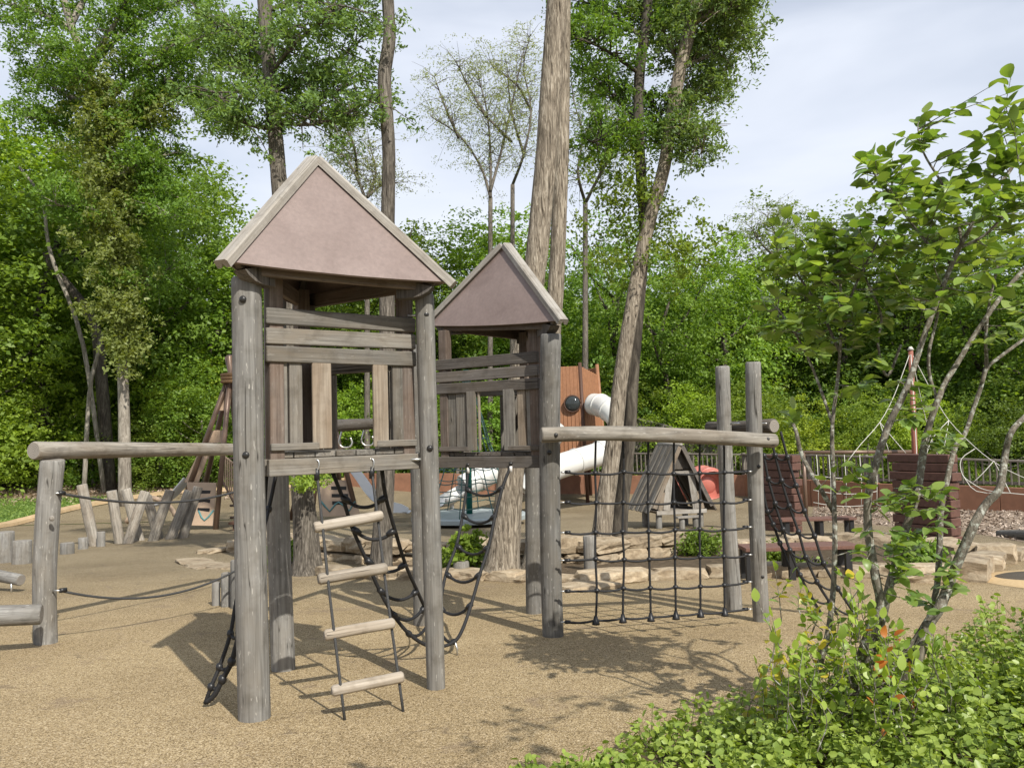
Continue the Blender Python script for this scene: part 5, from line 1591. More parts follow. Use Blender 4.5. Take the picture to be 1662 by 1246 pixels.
chute('chute', [W(757, 787, 26.0), W(740, 797, 25.7), W(725, 806, 25.4), W(712, 808, 25.2)], .37, q, M_tube)
tube('support', [W(733, 808, 25.5), Vector((W(733, 808, 25.5).x, 25.5, gzs(25.5)))], .07, q, M_tube)
q, Qp = tube_slide('tube_slide', 'coral red tube slide end curving beside the play hut', [W(1098, 796, 27.2), W(1120, 784, 26.5), W(1143, 780, 25.8), W(1152, 783, 25.5), W(1157, 787, 25.2)], .45, M_coral)
hd = W(1140, 781, 25.85)
place('hood', blob_mesh(.52, .50, .50, M_coral, 24, 14), Matrix.Translation(hd), q)
tube('support', [W(1140, 790, 26.2), Vector((W(1140, 790, 26.2).x, 26.2, gzs(26.2)))], .06, q, M_brownd)

# ------------------------------------------------------------------ spinner with a rope pyramid on a green pole
M_green = plain("green_pole", (.005, .10, .075), .35)
M_greenr = plain("green_grey_rope", (.06, .12, .11), .7)
M_disc = plain("spinner_disc", (.30, .34, .34), .45, 0, 3, .12)
gp_ = G(766, 848); gp_ = Vector((gp_.x, 21.6, gz(21.6)))
sp_ = thing('rope_spinner', 'round spinner with green pole and rope pyramid seen through the small tower', 'merry-go-round', gp_)
rd = 1.50
V, Fc = tubeVF([gp_ + Vector((0, 0, .14)), gp_ + Vector((0, 0, .17)), gp_ + Vector((0, 0, .27)), gp_ + Vector((0, 0, .30))], [rd - .12, rd, rd, rd - .06], 40)
place('platform', mesh('platform', V, Fc, M_disc), I4, sp_)
V, Fc = tubeVF([gp_ + Vector((0, 0, -.02)), gp_ + Vector((0, 0, .14))], [.35, .35], 20); place('hub', mesh('hub', V, Fc, M_joint), I4, sp_)
topz = W(766, 600, 21.6)
tube('pole', [gp_ + Vector((0, 0, .2)), Vector((gp_.x, gp_.y, topz.z))], .082, sp_, M_green, 14)
top = Vector((gp_.x, gp_.y, topz.z - .05))
nk = 10
Hs = [1.0 - .16 * i for i in range(1, 7)]
for k in range(nk):
    a = 2 * math.pi * (k + .3) / nk
    e = gp_ + Vector((math.cos(a) * (rd - .12), math.sin(a) * (rd - .12), .3))
    pts = []
    for i in range(9):
        f = i / 8
        p = top.lerp(e, f); 
        rr2 = math.sqrt(max(0, (p.x - gp_.x) ** 2 + (p.y - gp_.y) ** 2))
        kx = .82 + .18 * abs(2 * f - 1) ** 1.0
        pts.append(Vector((gp_.x + (p.x - gp_.x) * kx, gp_.y + (p.y - gp_.y) * kx, p.z)))
    tube('rope', pts, .016, sp_, M_greenr, 5)
for i, f in enumerate((.35, .47, .58, .68, .77, .85, .93)):
    kx = .82 + .18 * abs(2 * f - 1)
    r_ = (rd - .12) * f * kx
    z_ = top.z + (gp_.z + .3 - top.z) * f
    pts = []
    for s in range(41):
        a = 2 * math.pi * s / 40
        pts.append(Vector((gp_.x + r_ * math.cos(a) * (1 - .03 * abs(math.sin(a * 5))), gp_.y + r_ * math.sin(a) * (1 - .03 * abs(math.sin(a * 5))), z_ - .05 * abs(math.sin(a * 5)))))
    tube('ring_rope', pts, .014, sp_, M_greenr, 5)

# ------------------------------------------------------------------ A-frame play hut
hp = G(1108, 858)
hx, hy = hp.x, hp.y + .1
hut = thing('play_hut', 'small A-frame wooden play hut on short stilts behind the cargo net', 'playhouse', (hx, hy, gz(hy)))
HR = Matrix.Translation((hx, hy, gz(hy))) @ Matrix.Rotation(R(14), 4, 'Z')
S_ = 18.3 / 1345
def hb(name, p0, p1, wd, w_, t_, mat, parent=None, **k):
    a, b = HR @ Vector(p0), HR @ Vector(p1)
    return board(name, a, b, (HR.to_3x3() @ Vector(wd)), w_, t_, parent or hut, mat, **k)
fz, ap, hw, dp = .38, 1.83, .60, .95     # floor height, apex, half width, depth; local -Y is the front
for x in (-.5, .5):
    for y in (.08, dp - .1):
        a, b = HR @ Vector((x, y, -.05)), HR @ Vector((x, y, fz - .02)); log('leg', a, b, .07, .07, hut, seg=10)
for k in range(8):
    y = .06 + k * .12; hb('floor_board', (-hw, y, fz), (hw, y, fz), (0, 1, 0), .115, .05, M_fence)
hb('front_beam', (-hw, -.03, fz - .01), (hw, -.03, fz - .01), (0, 0, 1), .09, .04, M_cap)
ew = .80; ez = .36
for s in (-1, 1):
    n = 10
    for k in range(n):       # roof boards run from eave to ridge
        y = -.12 + (dp + .30) * (k + .5) / n
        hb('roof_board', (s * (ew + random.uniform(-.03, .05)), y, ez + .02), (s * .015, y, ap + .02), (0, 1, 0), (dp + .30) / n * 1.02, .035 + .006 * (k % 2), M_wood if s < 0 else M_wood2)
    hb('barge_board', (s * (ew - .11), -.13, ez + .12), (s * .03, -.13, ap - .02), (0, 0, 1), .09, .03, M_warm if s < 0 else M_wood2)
ph_ = [(-.55, -.42, .30, .30), (-.40, -.30, .30, .92), (.30, .40, .92, .30)]
for (x0, x1, xt) in ((-.56, -.46, -.36), (-.44, -.28, -.24), (.28, .44, .24), (.46, .56, .36)):
    zt_ = fz + (.42 if abs(x0) > .45 else .80)
    hb('front_plank', ((x0 + x1) / 2, -.02, fz + .04), ((x0 + x1) / 2 * .72 if abs(x0) < .45 else (x0 + x1) / 2 * .82, -.02, zt_ + .02), (1, 0, 0), abs(x1 - x0), .03, M_cap if abs(x0 + x1) < .8 else M_warm)
hb('lintel', (-.30, -.045, fz + .86), (.30, -.045, fz + .86), (0, 0, 1), .07, .03, M_cap)
def hpoly(name, pts, th, mat):
    V = [HR @ Vector(p) for p in pts] + [HR @ (Vector(p) + Vector((0, th, 0))) for p in pts]
    n = len(pts); Fc = [tuple(range(n)), tuple(reversed(range(n, 2 * n)))] + [(i, i + n, (i + 1) % n + n, (i + 1) % n) for i in range(n)]
    return place(name, mesh(name, V, Fc, mat), I4, hut)
hpoly('gable_panel', [(-.30, .03, fz + .93), (.30, .03, fz + .93), (0, .03, ap - .1)], .03, M_wood2)
hpoly('back_panel', [(-.62, dp - .05, fz), (.62, dp - .05, fz), (0, dp - .05, ap - .1)], .03, M_wood2)
tube('ridge_cap', [HR @ Vector((0, -.14, ap + .03)), HR @ Vector((0, dp + .15, ap + .03))], .04, hut, M_cap, 8)
st = thing('step_stool', 'little wooden step in front of the play hut door', 'step', HR @ Vector((.02, -.32, 0)))
for x in (-.13, .19): a, b = HR @ Vector((x, -.30, -.02)), HR @ Vector((x, -.30, .27)); log('leg', a, b, .065, .065, st, seg=10)
a, b = HR @ Vector((-.27, -.30, .285)), HR @ Vector((.33, -.30, .285)); board('tread', a, b, HR.to_3x3() @ Vector((0, 1, 0)), .2, .04, st, M_cap)

# ------------------------------------------------------------------ stacked timber walls
def timber_wall(label, near, D0, far_px, layers, top_z, seed):
    rr = random.Random(seed)
    p0 = Vector((W(near, 800, D0).x, D0, 0))
    d = Vector((-.47, .88, 0)); 
    k = (far_px - 831) / 1345
    L_ = (p0.x - k * p0.y) / (.47 + k * .88)
    nrm = Vector((-d.y, d.x, 0))
    t = thing('timber_wall', label, 'wall', (p0.x, p0.y, gz(p0.y)), 'stacked red brown timber walls')
    z0 = gz(p0.y) - .02
    h = (top_z - z0) / layers
    for i in range(layers):
        z = z0 + h * (i + .5)
        s0 = rr.choice((0, .05, .0, .07)); s1 = rr.choice((0, .05, .09))
        cut = rr.uniform(.35, .65) * L_
        a = p0 + d * s0; b = p0 + d * (L_ - s1); c = p0 + d * cut
        for u_, v_ in ((a, b),):
            w_off = nrm * rr.uniform(-.015, .015)
            board('timber', Vector((u_.x, u_.y, z)) + w_off, Vector((v_.x, v_.y, z)) + w_off, (0, 0, 1), h - .012, .24, t, M_redbrown, ch=.01)
timber_wall('larger stacked red brown timber wall on the right behind the leaning stems', 1556, 13.5, 1440, 10, wz(1550, 737, 13.5), 3)
timber_wall('stacked red brown timber wall just right of the tall posts, farther back', 1296, 16.6, 1228, 10, wz(1296, 738, 16.6), 4)

# ------------------------------------------------------------------ brown tipis with climbing panels
M_pole = plain("brown_steel_pole", (.15, .098, .07), .35, .2)
M_tan = plain("tan_panel", (.40, .29, .20), .6, 0, 3, .08)
M_teal = plain("teal_paint", (.09, .22, .22), .6)
M_band = plain("rope_band", (.20, .12, .06), .9, 0, 60, .3, .003)
def tipi(label, apx, D, foot, panels, zig=True, seed=1):
    apex = W(apx[0], apx[1], D)
    t = thing('tipi_climber', label, 'climbing frame', (apex.x, D, gz(D)))
    feet = []
    for (x, y, dD, r) in foot:
        g = G(x, y); g = Vector((W(x, y, D + dD).x, D + dD, gz(D + dD)))
        d = (apex - g); e = apex + d * .10
        tube('pole', [g - d * .01, e], r, t, M_pole, 10)
        feet.append(g)
    ring = [apex - Vector((0, 0, .12)) + Vector((math.cos(a) * .22, math.sin(a) * .22, 0)) for a in [i * math.pi / 8 for i in range(17)]]
    for dz in (-.14, -.05, .04): tube('rope_band', [p + Vector((0, 0, dz)) for p in ring], .05, t, M_band, 8)
    for (quad, Dq, kind) in panels:
        a, b, c, d = [W(x, y, Dq + dd) for x, y, dd in quad]       # bl, br, tr, tl
        nrm = (b - a).cross(d - a).normalized() * .035
        V = [a, b, c, d, a - nrm, b - nrm, c - nrm, d - nrm]
        Fc = [(0, 1, 2, 3), (7, 6, 5, 4), (0, 4, 5, 1), (1, 5, 6, 2), (2, 6, 7, 3), (3, 7, 4, 0)]
        p = place('panel', mesh('panel', V, Fc, M_tan), I4, t)
        q_ = lambda u, v: a.lerp(b, u).lerp(d.lerp(c, u), v) - nrm * -.12
        if kind:
            for v in (.36, .56, .77):
                board('grip_slot', q_(.34, v), q_(.82, v), (0, 0, 1), .10, .022, p, M_joint)
        if kind == 2:
            zz = [(.02, .42), (.12, .30), (.26, .13), (.42, .32), (.52, .38), (.62, .30), (.76, .13), (.9, .32), (.98, .40)]
            tube('zigzag', [q_(u, v) for u, v in zz], .03, p, M_teal, 5)
        if kind == 3:
            zz = [(.38, .34), (.5, .18), (.62, .12), (.78, .2), (.97, .36)]
            tube('zigzag', [q_(u, v) for u, v in zz], .03, p, M_teal, 5)
    return t
D1 = 22.6
tp = tipi('first brown pole tipi with climbing panels, left of the big tower post', (374, 604), D1, [(281, 845, .4, .072), (350, 856, -.4, .072), (430, 850, .2, .072), (395, 830, 2.2, .072), (318, 834, 1.9, .072)],
     [([(309, 852, .0), (346, 853, .0), (351, 783, .25), (303, 782, .3)], D1 - .25, 3), ([(353, 666, .6), (372, 666, .6), (378, 625, .7), (371, 625, .7)], D1 - .5, 0), ([(335, 718, .5), (361, 718, .5), (363, 698, .55), (345, 698, .55)], D1 - .2, 0), ([(299, 782, .2), (322, 782, .2), (352, 700, .45), (339, 700, .45)], D1 + .1, 0), ([(318, 745, .8), (338, 745, .8), (350, 700, .9), (337, 700, .9)], D1 + .8, 0)])
for k in range(9):
    x = 363 + k * 3.2; board('slat', W(x, 783 + k * 6.2, D1 + .3), W(x, 741 + k * 2.4, D1 + .3), (1, 0, 0), .035, .03, tp, M_tan)
tube('slat_rail', [W(361, 738, D1 + .3), W(392, 762, D1 + .3)], .03, tp, M_tan, 6); tube('slat_rail', [W(361, 780, D1 + .3), W(392, 840, D1 + .3)], .03, tp, M_pole, 6)
for k in range(6):
    z = .25 + k * .33
    tube('ladder_rung', [W(348, 845, D1).xy.to_3d() + Vector((.15, .8, gz(D1) + z)), W(400, 845, D1).xy.to_3d() + Vector((-.1, .8, gz(D1) + z))], .035, tp, M_pole)
D2 = 24.2
tp = tipi('second brown pole tipi with pinkish slotted panel seen under the big tower deck', (528, 632), D2, [(505, 848, .0, .072), (583, 843, -.2, .072), (470, 838, 1.6, .072), (560, 830, 2.2, .072)],
     [([(518, 838, .0), (585, 836, .0), (567, 779, .25), (521, 778, .25)], D2 - .3, 2), ([(529, 678, .4), (546, 678, .4), (536, 645, .5), (531, 645, .5)], D2 - .3, 0), ([(515, 760, .4), (560, 760, .4), (551, 722, .5), (520, 722, .5)], D2 - .1, 0)])
# slides of the tipis
ms = thing('metal_slide', 'shiny metal slide running down to the right of the second tipi', 'slide', zg(W(640, 830, 23.6)))
chute('chute', [W(560, 742, 24.8), W(585, 775, 24.3), W(608, 806, 23.9), W(628, 822, 23.7), W(645, 826, 23.6), W(663, 829, 23.5)], .2, ms, plain("slide_steel", (.55, .57, .58), .4, .5), depth=.35)
def sidewall(name, top, bot, D, parent, mat, th=.05):
    """a slide's side cheek: outline given as top and bottom polylines"""
    T = [W(x, y, D(x)) for x, y in top]; B = [W(x, y, D(x)) for x, y in bot]
    n = len(T); V = T + B + [p + Vector((0, th, 0)) for p in T + B]
    Fc = []
    for i in range(n - 1):
        Fc += [(i, n + i, n + i + 1, i + 1), (2 * n + i, 2 * n + i + 1, 3 * n + i + 1, 3 * n + i), (i, i + 1, 2 * n + i + 1, 2 * n + i), (n + i, 3 * n + i, 3 * n + i + 1, n + i + 1)]
    Fc += [(0, 2 * n, 3 * n, n), (n - 1, 2 * n - 1, 4 * n - 1, 3 * n - 1)]
    return place(name, mesh(name, V, Fc, mat), I4, parent)
M_sl = plain("slide_side_plastic", (.62, .64, .66), .4)
sidewall('side_cheek', [(572, 752), (590, 770), (606, 792), (612, 797)], [(572, 770), (590, 797), (603, 812), (612, 812)], lambda x: 23.9 - (x - 572) / 40 * .1, ms, M_sl)
sidewall('side_cheek', [(618, 814), (636, 814), (652, 818), (663, 824)], [(618, 830), (636, 832), (652, 832), (662, 832)], lambda x: 23.35, ms, M_sl)
gs = thing('grey_slide', 'grey slide going down left of the first tipi behind the log stakes', 'slide', zg(W(270, 820, 25)))
chute('chute', [W(306, 774, 24.8), W(296, 786, 25), W(282, 802, 25.3), W(266, 815, 25.5), W(252, 818, 25.6)], .17, gs, M_sl, depth=.4)
pk_ = thing('play_bridge', 'small curved beige climbing arch behind the log stakes', 'climbing arch', zg(W(250, 850, 20.5)))
for dz in (0, .35): tube('arch', [W(205, 848, 20.5 + dz), W(222, 822, 20.5 + dz), W(248, 808, 20.5 + dz), W(275, 822, 20.5 + dz), W(290, 846, 20.5 + dz)], .06, pk_, M_tan, 8, sub=5)
for f in (.15, .3, .45, .6, .75, .9):
    x = 205 + 85 * f; y = 848 - 40 * math.sin(math.pi * f)
    tube('rung', [W(x, y, 20.5), W(x, y, 20.85)], .03, pk_, M_pole)
lg = thing('platform_deck', 'low brown wooden platform at the foot of the first tipi', 'platform', G(405, 862))
board('deck', W(378, 847, 21.8), W(432, 847, 21.8), (0, 1, 0), .7, .06, lg, M_brownd)
for x in (381, 428): 
    p = W(x, 847, 21.6); board('leg', (p.x, p.y, gz(p.y) - .03), (p.x, p.y, p.z - .03), (1, 0, 0), .08, .08, lg, M_brownd)

# ------------------------------------------------------------------ rope playground far right
M_white = plain("pale_rope", (.52, .51, .46), .8)
pt = W(1478, 568, 19.5); pb = Vector((W(1487, 800, 19.5).x, 19.5, gz(19.5)))
rp = thing('rope_pyramid', 'rusty red pole with pale climbing ropes spreading from its top on the right', 'climbing net', pb)
tube('pole', [pb, pt], [.075, .055], rp, plain("rusty_pole", (.26, .10, .07), .5), 10)
tube('cap', [pt, pt + Vector((0, 0, .08))], [.08, .03], rp, M_white, 8)
def wr(*pts): tube('rope', [W(*p) for p in pts], .009, rp, M_white, 5, sub=3)
wr((1478, 570, 19.5), (1452, 640, 19.3), (1428, 685, 19.2), (1396, 722, 19.0), (1376, 748, 18.9))
wr((1478, 570, 19.5), (1515, 640, 19.2), (1540, 682, 19), (1582, 725, 18.6), (1622, 755, 18.2), (1675, 780, 17.8), (1760, 806, 17.2))
wr((1428, 685, 19.2), (1443, 734, 19.1)); wr((1440, 664, 19.3), (1480, 663, 19.5), (1520, 664, 19.2)); wr((1540, 682, 19), (1513, 712, 19), (1497, 760, 19))
wr((1540, 682, 19), (1530, 740, 18.9)); wr((1584, 727, 18.6), (1560, 745, 18.6), (1562, 770, 18.5), (1578, 784, 18.4), (1600, 795, 18.2), (1640, 800, 17.8), (1762, 812, 17.2))
wr((1613, 748, 18.3), (1595, 768, 18.3), (1578, 784, 18.4)); wr((1613, 748, 18.3), (1625, 770, 18.2), (1640, 800, 17.9)); wr((1428, 685, 19.2), (1450, 712, 19.1), (1470, 735, 19.1))
wr((1478, 570, 19.5), (1505, 690, 20.3), (1530, 760, 21)); wr((1478, 570, 19.5), (1486, 700, 18.5), (1490, 800, 17.9)); wr((1562, 770, 18.5), (1585, 797, 18.3), (1640, 800, 17.9))
cbm = thing('net_crossbar', 'thin dark crossbar with dotted climbing ropes between the two timber walls', 'climbing net', zg(W(1390, 800, 20)))
tube('bar', [W(1302, 734, 20), W(1484, 733, 20)], .045, cbm, M_pole, 8)
for x in (1304, 1482): p = W(x, 734, 20); tube('post', [p, Vector((p.x, p.y, gz(p.y)))], .045, cbm, M_pole, 8)
for x in (1325, 1345, 1370, 1395, 1420):
    p = W(x, 735, 20); q2 = W(x + 3, 828, 20); 
    tube('rope', [p, p.lerp(q2, .5) + Vector((.03, 0, 0)), q2], .009, cbm, M_white, 5)
for y in (770, 795, 815): tube('cross_rope', sagline(W(1320, y, 20), W(1424, y + 2, 20), .08, 8), .008, cbm, M_white, 5)
wl = thing('fallen_log', 'weathered log lying at the edge of the wood chips on the right', 'log', G(1645, 872))
log('log', G(1622, 870) + Vector((0, 0, .04)), G(1690, 880) + Vector((0, 0, .1)), .07, .1, wl, [M_log, M_end])

# ------------------------------------------------------------------ big-leaved multi-stemmed shrub
def leaf_shape(mat, fold=.16, bend=.16):
    prof = [(0, 0), (.12, .17), (.32, .29), (.55, .30), (.78, .20), (.92, .09), (1.0, 0)]
    V, Fc = [], []
    for i, (t, h) in enumerate(prof):
        z = -bend * (t - .35) ** 2 * 1.6
        V.append((t, 0, z))
        if 0 < i < len(prof) - 1:
            V.append((t, h, z + fold * h)); V.append((t, -h, z + fold * h))
    # indices: 0; then triples
    c = lambda i: 0 if i == 0 else (1 + 3 * (i - 1) if i < 6 else 16)
    for i in range(6):
        a, b = c(i), c(i + 1)
        if i == 0: Fc += [(a, b, b + 1), (a, b + 2, b)]
        elif i == 5: Fc += [(a, b, a + 1), (a, a + 2, b)]
        else: Fc += [(a, b, b + 1, a + 1), (a, a + 2, b + 2, b)]
    V += [(-.18, .012, .02), (-.18, -.012, .02)]
    Fc.append((0, 17, 18))
    return V, Fc
LV = [leaf_shape(None, .16, .16), leaf_shape(None, .28, .35), leaf_shape(None, .05, .05)]
def mk_leaf(v, mat, tint):
    me = mesh('leaf', LV[v][0], LV[v][1], mat, True)
    a = me.attributes.new("tint", 'FLOAT', 'FACE'); a.data.foreach_set('value', [tint] * len(me.polygons))
    return me
LM = {k: [mk_leaf(v, m, t) for v in range(3) for t in ts] for k, m, ts in (('g', M_big, (.1, .45, .8)), ('b', M_basal, (.1, .5, .9)), ('y', M_yel, (.3,)), ('o', M_org, (.5,)))}
rs = random.Random(77)
sb = thing('serviceberry_shrub', 'big-leaved multi-stemmed shrub with lichened grey stems at the right foreground', 'shrub', W(1380, 1200, 4.2))
STEMS = []
def stem(pts, r0, r1, D0, D1, ext=None):
    n = len(pts)
    P = [W(x, y, D0 + (D1 - D0) * i / (n - 1) + rs.uniform(-.03, .03)) for i, (x, y) in enumerate(pts)]
    Q = smoothpath(P, 6)
    rad = interp([.8 * (r0 + (r1 - r0) * (i / 11)) for i in range(12)], len(Q))
    off = rnd_off()
    V, Fc = tubeVF(Q, rad, 10, bark=lambda a, p, i: 1 + .10 * noise.noise(Vector((math.cos(a), math.sin(a), p.z * 9)) + off) + .05 * noise.noise(Vector((math.cos(a) * 3, math.sin(a) * 3, p.z * 30)) + off))
    b = P[0]
    place('stem', mesh('stem', [v - b for v in V], Fc, M_lichen, True), Matrix.Translation(b), sb)
    STEMS.append(Q)
    return Q
stem([(1312, 1180), (1322, 1110), (1343, 1030), (1352, 960), (1355, 870), (1352, 760), (1351, 690), (1360, 610), (1366, 520), (1362, 440), (1352, 370)], .021, .006, 4.0, 4.2)
stem([(1353, 830), (1330, 790), (1302, 740), (1292, 700), (1284, 682)], .016, .010, 4.07, 4.2)
stem([(1362, 1200), (1384, 1110), (1408, 1035), (1428, 985), (1420, 930), (1409, 858), (1410, 800), (1427, 735), (1445, 684), (1463, 648), (1478, 612), (1499, 548), (1525, 478), (1556, 405), (1590, 345), (1630, 290), (1675, 225)], .032, .010, 4.1, 3.9)
stem([(1375, 1205), (1400, 1110), (1425, 1030), (1445, 945), (1468, 865), (1488, 800), (1499, 730), (1508, 690), (1522, 650), (1535, 620), (1552, 592), (1581, 545), (1615, 495), (1650, 450), (1700, 400)], .030, .012, 4.15, 4.3)
stem([(1522, 652), (1509, 610), (1508, 570), (1520, 520), (1525, 480)], .012, .008, 4.28, 4.3)
stem([(1385, 1200), (1430, 1120), (1490, 1040), (1508, 1010), (1525, 985), (1547, 930), (1578, 858), (1599, 820), (1621, 796), (1627, 770), (1632, 735), (1642, 700), (1668, 672)], .038, .016, 4.05, 4.2)
stem([(1410, 1215), (1450, 1140), (1492, 1060), (1510, 1010)], .034, .030, 4.0, 4.08)
stem([(1500, 1030), (1521, 950), (1527, 835), (1536, 784), (1550, 727), (1566, 704), (1580, 663), (1592, 628), (1602, 598), (1622, 580), (1690, 530)], .020, .010, 4.25, 4.35)
stem([(1594, 622), (1601, 590), (1600, 550), (1606, 490), (1620, 430)], .013, .007, 4.3, 4.3)
stem([(1462, 560), (1440, 610), (1425, 560), (1430, 510), (1405, 450), (1395, 380)], .009, .006, 4.2, 4.2)
stem([(1562, 400), (1552, 350), (1530, 300), (1500, 250), (1490, 210)], .010, .005, 3.95, 4.0)
stem([(1545, 430), (1510, 400), (1470, 350), (1440, 310), (1410, 270)], .010, .005, 3.95, 4.1)
stem([(1560, 402), (1600, 380), (1640, 340), (1662, 330)], .010, .006, 3.95, 3.8)
stem([(1366, 520), (1390, 460), (1420, 400), (1440, 360)], .009, .005, 4.2, 4.1)
stem([(1362, 570), (1330, 500), (1290, 440), (1262, 410)], .010, .005, 4.2, 4.3)
stem([(1352, 690), (1320, 600), (1290, 540), (1262, 500)], .010, .005, 4.2, 4.3)
# added bough, unseen above the frame, casts the shadow patch at bottom centre
bo = [W(1675, 225, 3.9), Vector((3.05, 3.1, 3.0)), Vector((2.5, 2.1, 3.35)), Vector((1.75, 1.25, 3.3)), Vector((1.3, .9, 3.15))]
Q = smoothpath(bo, 6); V, Fc = tubeVF(Q, interp([.010, .004], len(Q)), 8)
place('stem', mesh('stem', [v - bo[0] for v in V], Fc, M_lichen, True), Matrix.Translation(bo[0]), sb); SHADE_BOUGH = Q
leaves = []      # (matrix, kind, variant)
TV, TF = [], []
def add_leaf(p, d, size, kind='g'):
    up = Vector((rs.gauss(0, .35), rs.gauss(0, .35), 1)).normalized()
    x = d.normalized(); y = up.cross(x)
    if y.length < 1e-3: return
    y.normalize(); z = x.cross(y)
    s = size
    M = Matrix(((x.x * s, y.x * s, z.x * s, p.x), (x.y * s, y.y * s, z.y * s, p.y), (x.z * s, y.z * s, z.z * s, p.z), (0, 0, 0, 1)))
    leaves.append((M, kind, rs.random()))
allQ = [p for Q in STEMS for p in Q]
def twig_to(target, nleaf, size, kinds='g', start=None, r=.003):
    if start is None:
        start = min(allQ, key=lambda q: (q - target).length + (0.35 if q.z > target.z else 0))
    if (start - target).length > .75: 
        start = target + (start - target).normalized() * .75
    mid = start.lerp(target, .5) + Vector((rs.gauss(0, .03), rs.gauss(0, .03), -.02 + rs.gauss(0, .02)))
    Q = smoothpath([start, mid, target], 5)
    tubeVF(Q, interp([r, r * .4], len(Q)), 5, TV, TF, caps=False)
    d = (target - start).normalized()
    n0 = len(Q)
    for k in range(nleaf):
        f = 1 - k / max(nleaf, 1) * .62
        i = min(n0 - 1, int(f * (n0 - 1)))
        side = d.cross(Vector((0, 0, 1)))
        side = side.normalized() if side.length > .1 else Vector((1, 0, 0))
        sgn = 1 if k % 2 else -1
        dd = d * rs.uniform(.35, .9) + side * sgn * rs.uniform(.35, 1.0) + Vector((rs.gauss(0, .25), rs.gauss(0, .25), rs.uniform(-.55, .3)))
        if k == 0: dd = d + Vector((0, 0, rs.uniform(-.3, .4)))
        add_leaf(Q[i] + Vector((rs.gauss(0, .004), rs.gauss(0, .004), 0)), dd, size * rs.uniform(.7, 1.12), rs.choice(kinds))
def cluster(cx, cy, rx_, ry_, D, sd, n, nl, size, kinds='g'):
    for _ in range(n):
        while True:
            a, b = rs.uniform(-1, 1), rs.uniform(-1, 1)
            if a * a + b * b < 1: break
        tg = W(cx + a * rx_, cy + b * ry_, D + rs.gauss(0, sd))
        twig_to(tg, nl if isinstance(nl, int) else rs.randint(*nl), size, kinds)
# crown masses (photo positions, real depth)
for c in [(1335, 395, 85, 62, 4.15, .22, 30), (1300, 470, 66, 60, 4.2, .2, 24), (1385, 440, 70, 60, 4.1, .2, 22), (1430, 500, 60, 50, 4.15, .2, 12), (1280, 545, 44, 40, 4.2, .15, 10), (1350, 525, 60, 46, 4.1, .18, 14),
          (1500, 275, 95, 60, 3.95, .25, 34), (1460, 360, 75, 55, 4.0, .25, 24), (1560, 340, 80, 60, 3.9, .25, 28), (1620, 250, 60, 60, 3.8, .2, 17), (1480, 440, 75, 55, 4.05, .2, 16), (1590, 430, 85, 60, 4.0, .25, 16), (1643, 345, 40, 60, 3.75, .2, 16),
          (1640, 150, 40, 50, 3.75, .12, 11), (1500, 205, 40, 26, 4.0, .1, 7), (1420, 262, 40, 22, 4.0, .1, 5), (1640, 500, 50, 60, 4.1, .2, 8), (1400, 600, 40, 40, 4.1, .1, 5), (1480, 640, 34, 60, 4.1, .12, 8),
          (1290, 375, 60, 40, 4.2, .2, 8), (1300, 430, 50, 40, 4.15, .15, 8)]:
    cluster(*c[:6], max(3, int(c[6] * .84)), (5, 8), .091)
for c in [(1385, 770, 40, 36, 4.1, .08, 6), (1490, 830, 60, 60, 4.05, .12, 18), (1450, 780, 40, 40, 4.1, .1, 5), (1530, 720, 30, 30, 4.2, .1, 6), (1430, 890, 60, 40, 4.05, .12, 12), (1500, 930, 60, 50, 4.0, .12, 14), (1290, 680, 30, 20, 4.2, .05, 2)]:
    cluster(*c, (4, 7), .078)
# basal shoots
for c in [(1290, 1075, 70, 75, 3.95, .16, 38, 'gggggggy'), (1370, 1085, 60, 80, 3.95, .15, 36, 'ggggggggggggy'), (1450, 1090, 60, 70, 3.95, .15, 34, 'ggggggggggggo'), (1400, 980, 50, 50, 4.0, .12, 16, 'gggggg'), (1305, 960, 35, 40, 4.05, .1, 7, 'gggyy'), (1510, 1080, 50, 50, 3.95, .12, 16, 'g'), (1440, 1010, 30, 30, 3.95, .1, 5, 'ggggo'), (1265, 1110, 30, 30, 4, .1, 8, 'ggy')]:
    for _ in range(c[6]):
        tg = W(c[0] + rs.gauss(0, .5) * c[2], c[1] + rs.gauss(0, .5) * c[3], c[4] + rs.gauss(0, c[5]))
        st_ = tg + Vector((rs.gauss(0, .05), rs.gauss(0, .05), -rs.uniform(.12, .3)))
        twig_to(tg, rs.randint(5, 8), .06, c[7].replace('g', 'b'), start=st_)
for _ in range(17):  # leafy twigs on the added shadow-casting bough
    st_ = SHADE_BOUGH[rs.randint(12, len(SHADE_BOUGH) - 1)]
    twig_to(st_ + Vector((rs.gauss(0, .2), rs.gauss(0, .2), rs.gauss(0, .12))), rs.randint(5, 8), .09, 'g', start=st_)
b = WM[sb.name].translation
tag(place('twigs', mesh('twigs', [v - b for v in TV], TF, M_lichen, True), Matrix.Translation(b), sb), kind='stuff')
camp = Vector((0, 0, EYE))
leaves.sort(key=lambda l: (l[0].translation - camp).length / l[0].to_scale().x)
for M, k, v in leaves[:300]:
    lst = LM[k]; place('leaf', lst[int(v * len(lst))], M, sb)
def merge_leaves(lv, name, parent):
    for kind, mat in (('g', M_big), ('b', M_basal), ('y', M_yel), ('o', M_org)):
        sel = [l for l in lv if l[1] == kind]
        if not sel: continue
        VV, FF, TT = [], [], []
        for M, _, v in sel:
            V_, F_ = LV[int(v * 3)]
            o = len(VV)
            VV += [(M @ Vector(p)) - b for p in V_]; FF += [tuple(i + o for i in f) for f in F_]; TT += [v] * len(F_)
        me = mesh(name, VV, FF, mat, True)
        a = me.attributes.new("tint", 'FLOAT', 'FACE'); a.data.foreach_set('value', TT)
        tag(place(name, me, Matrix.Translation(b), parent), kind='stuff')
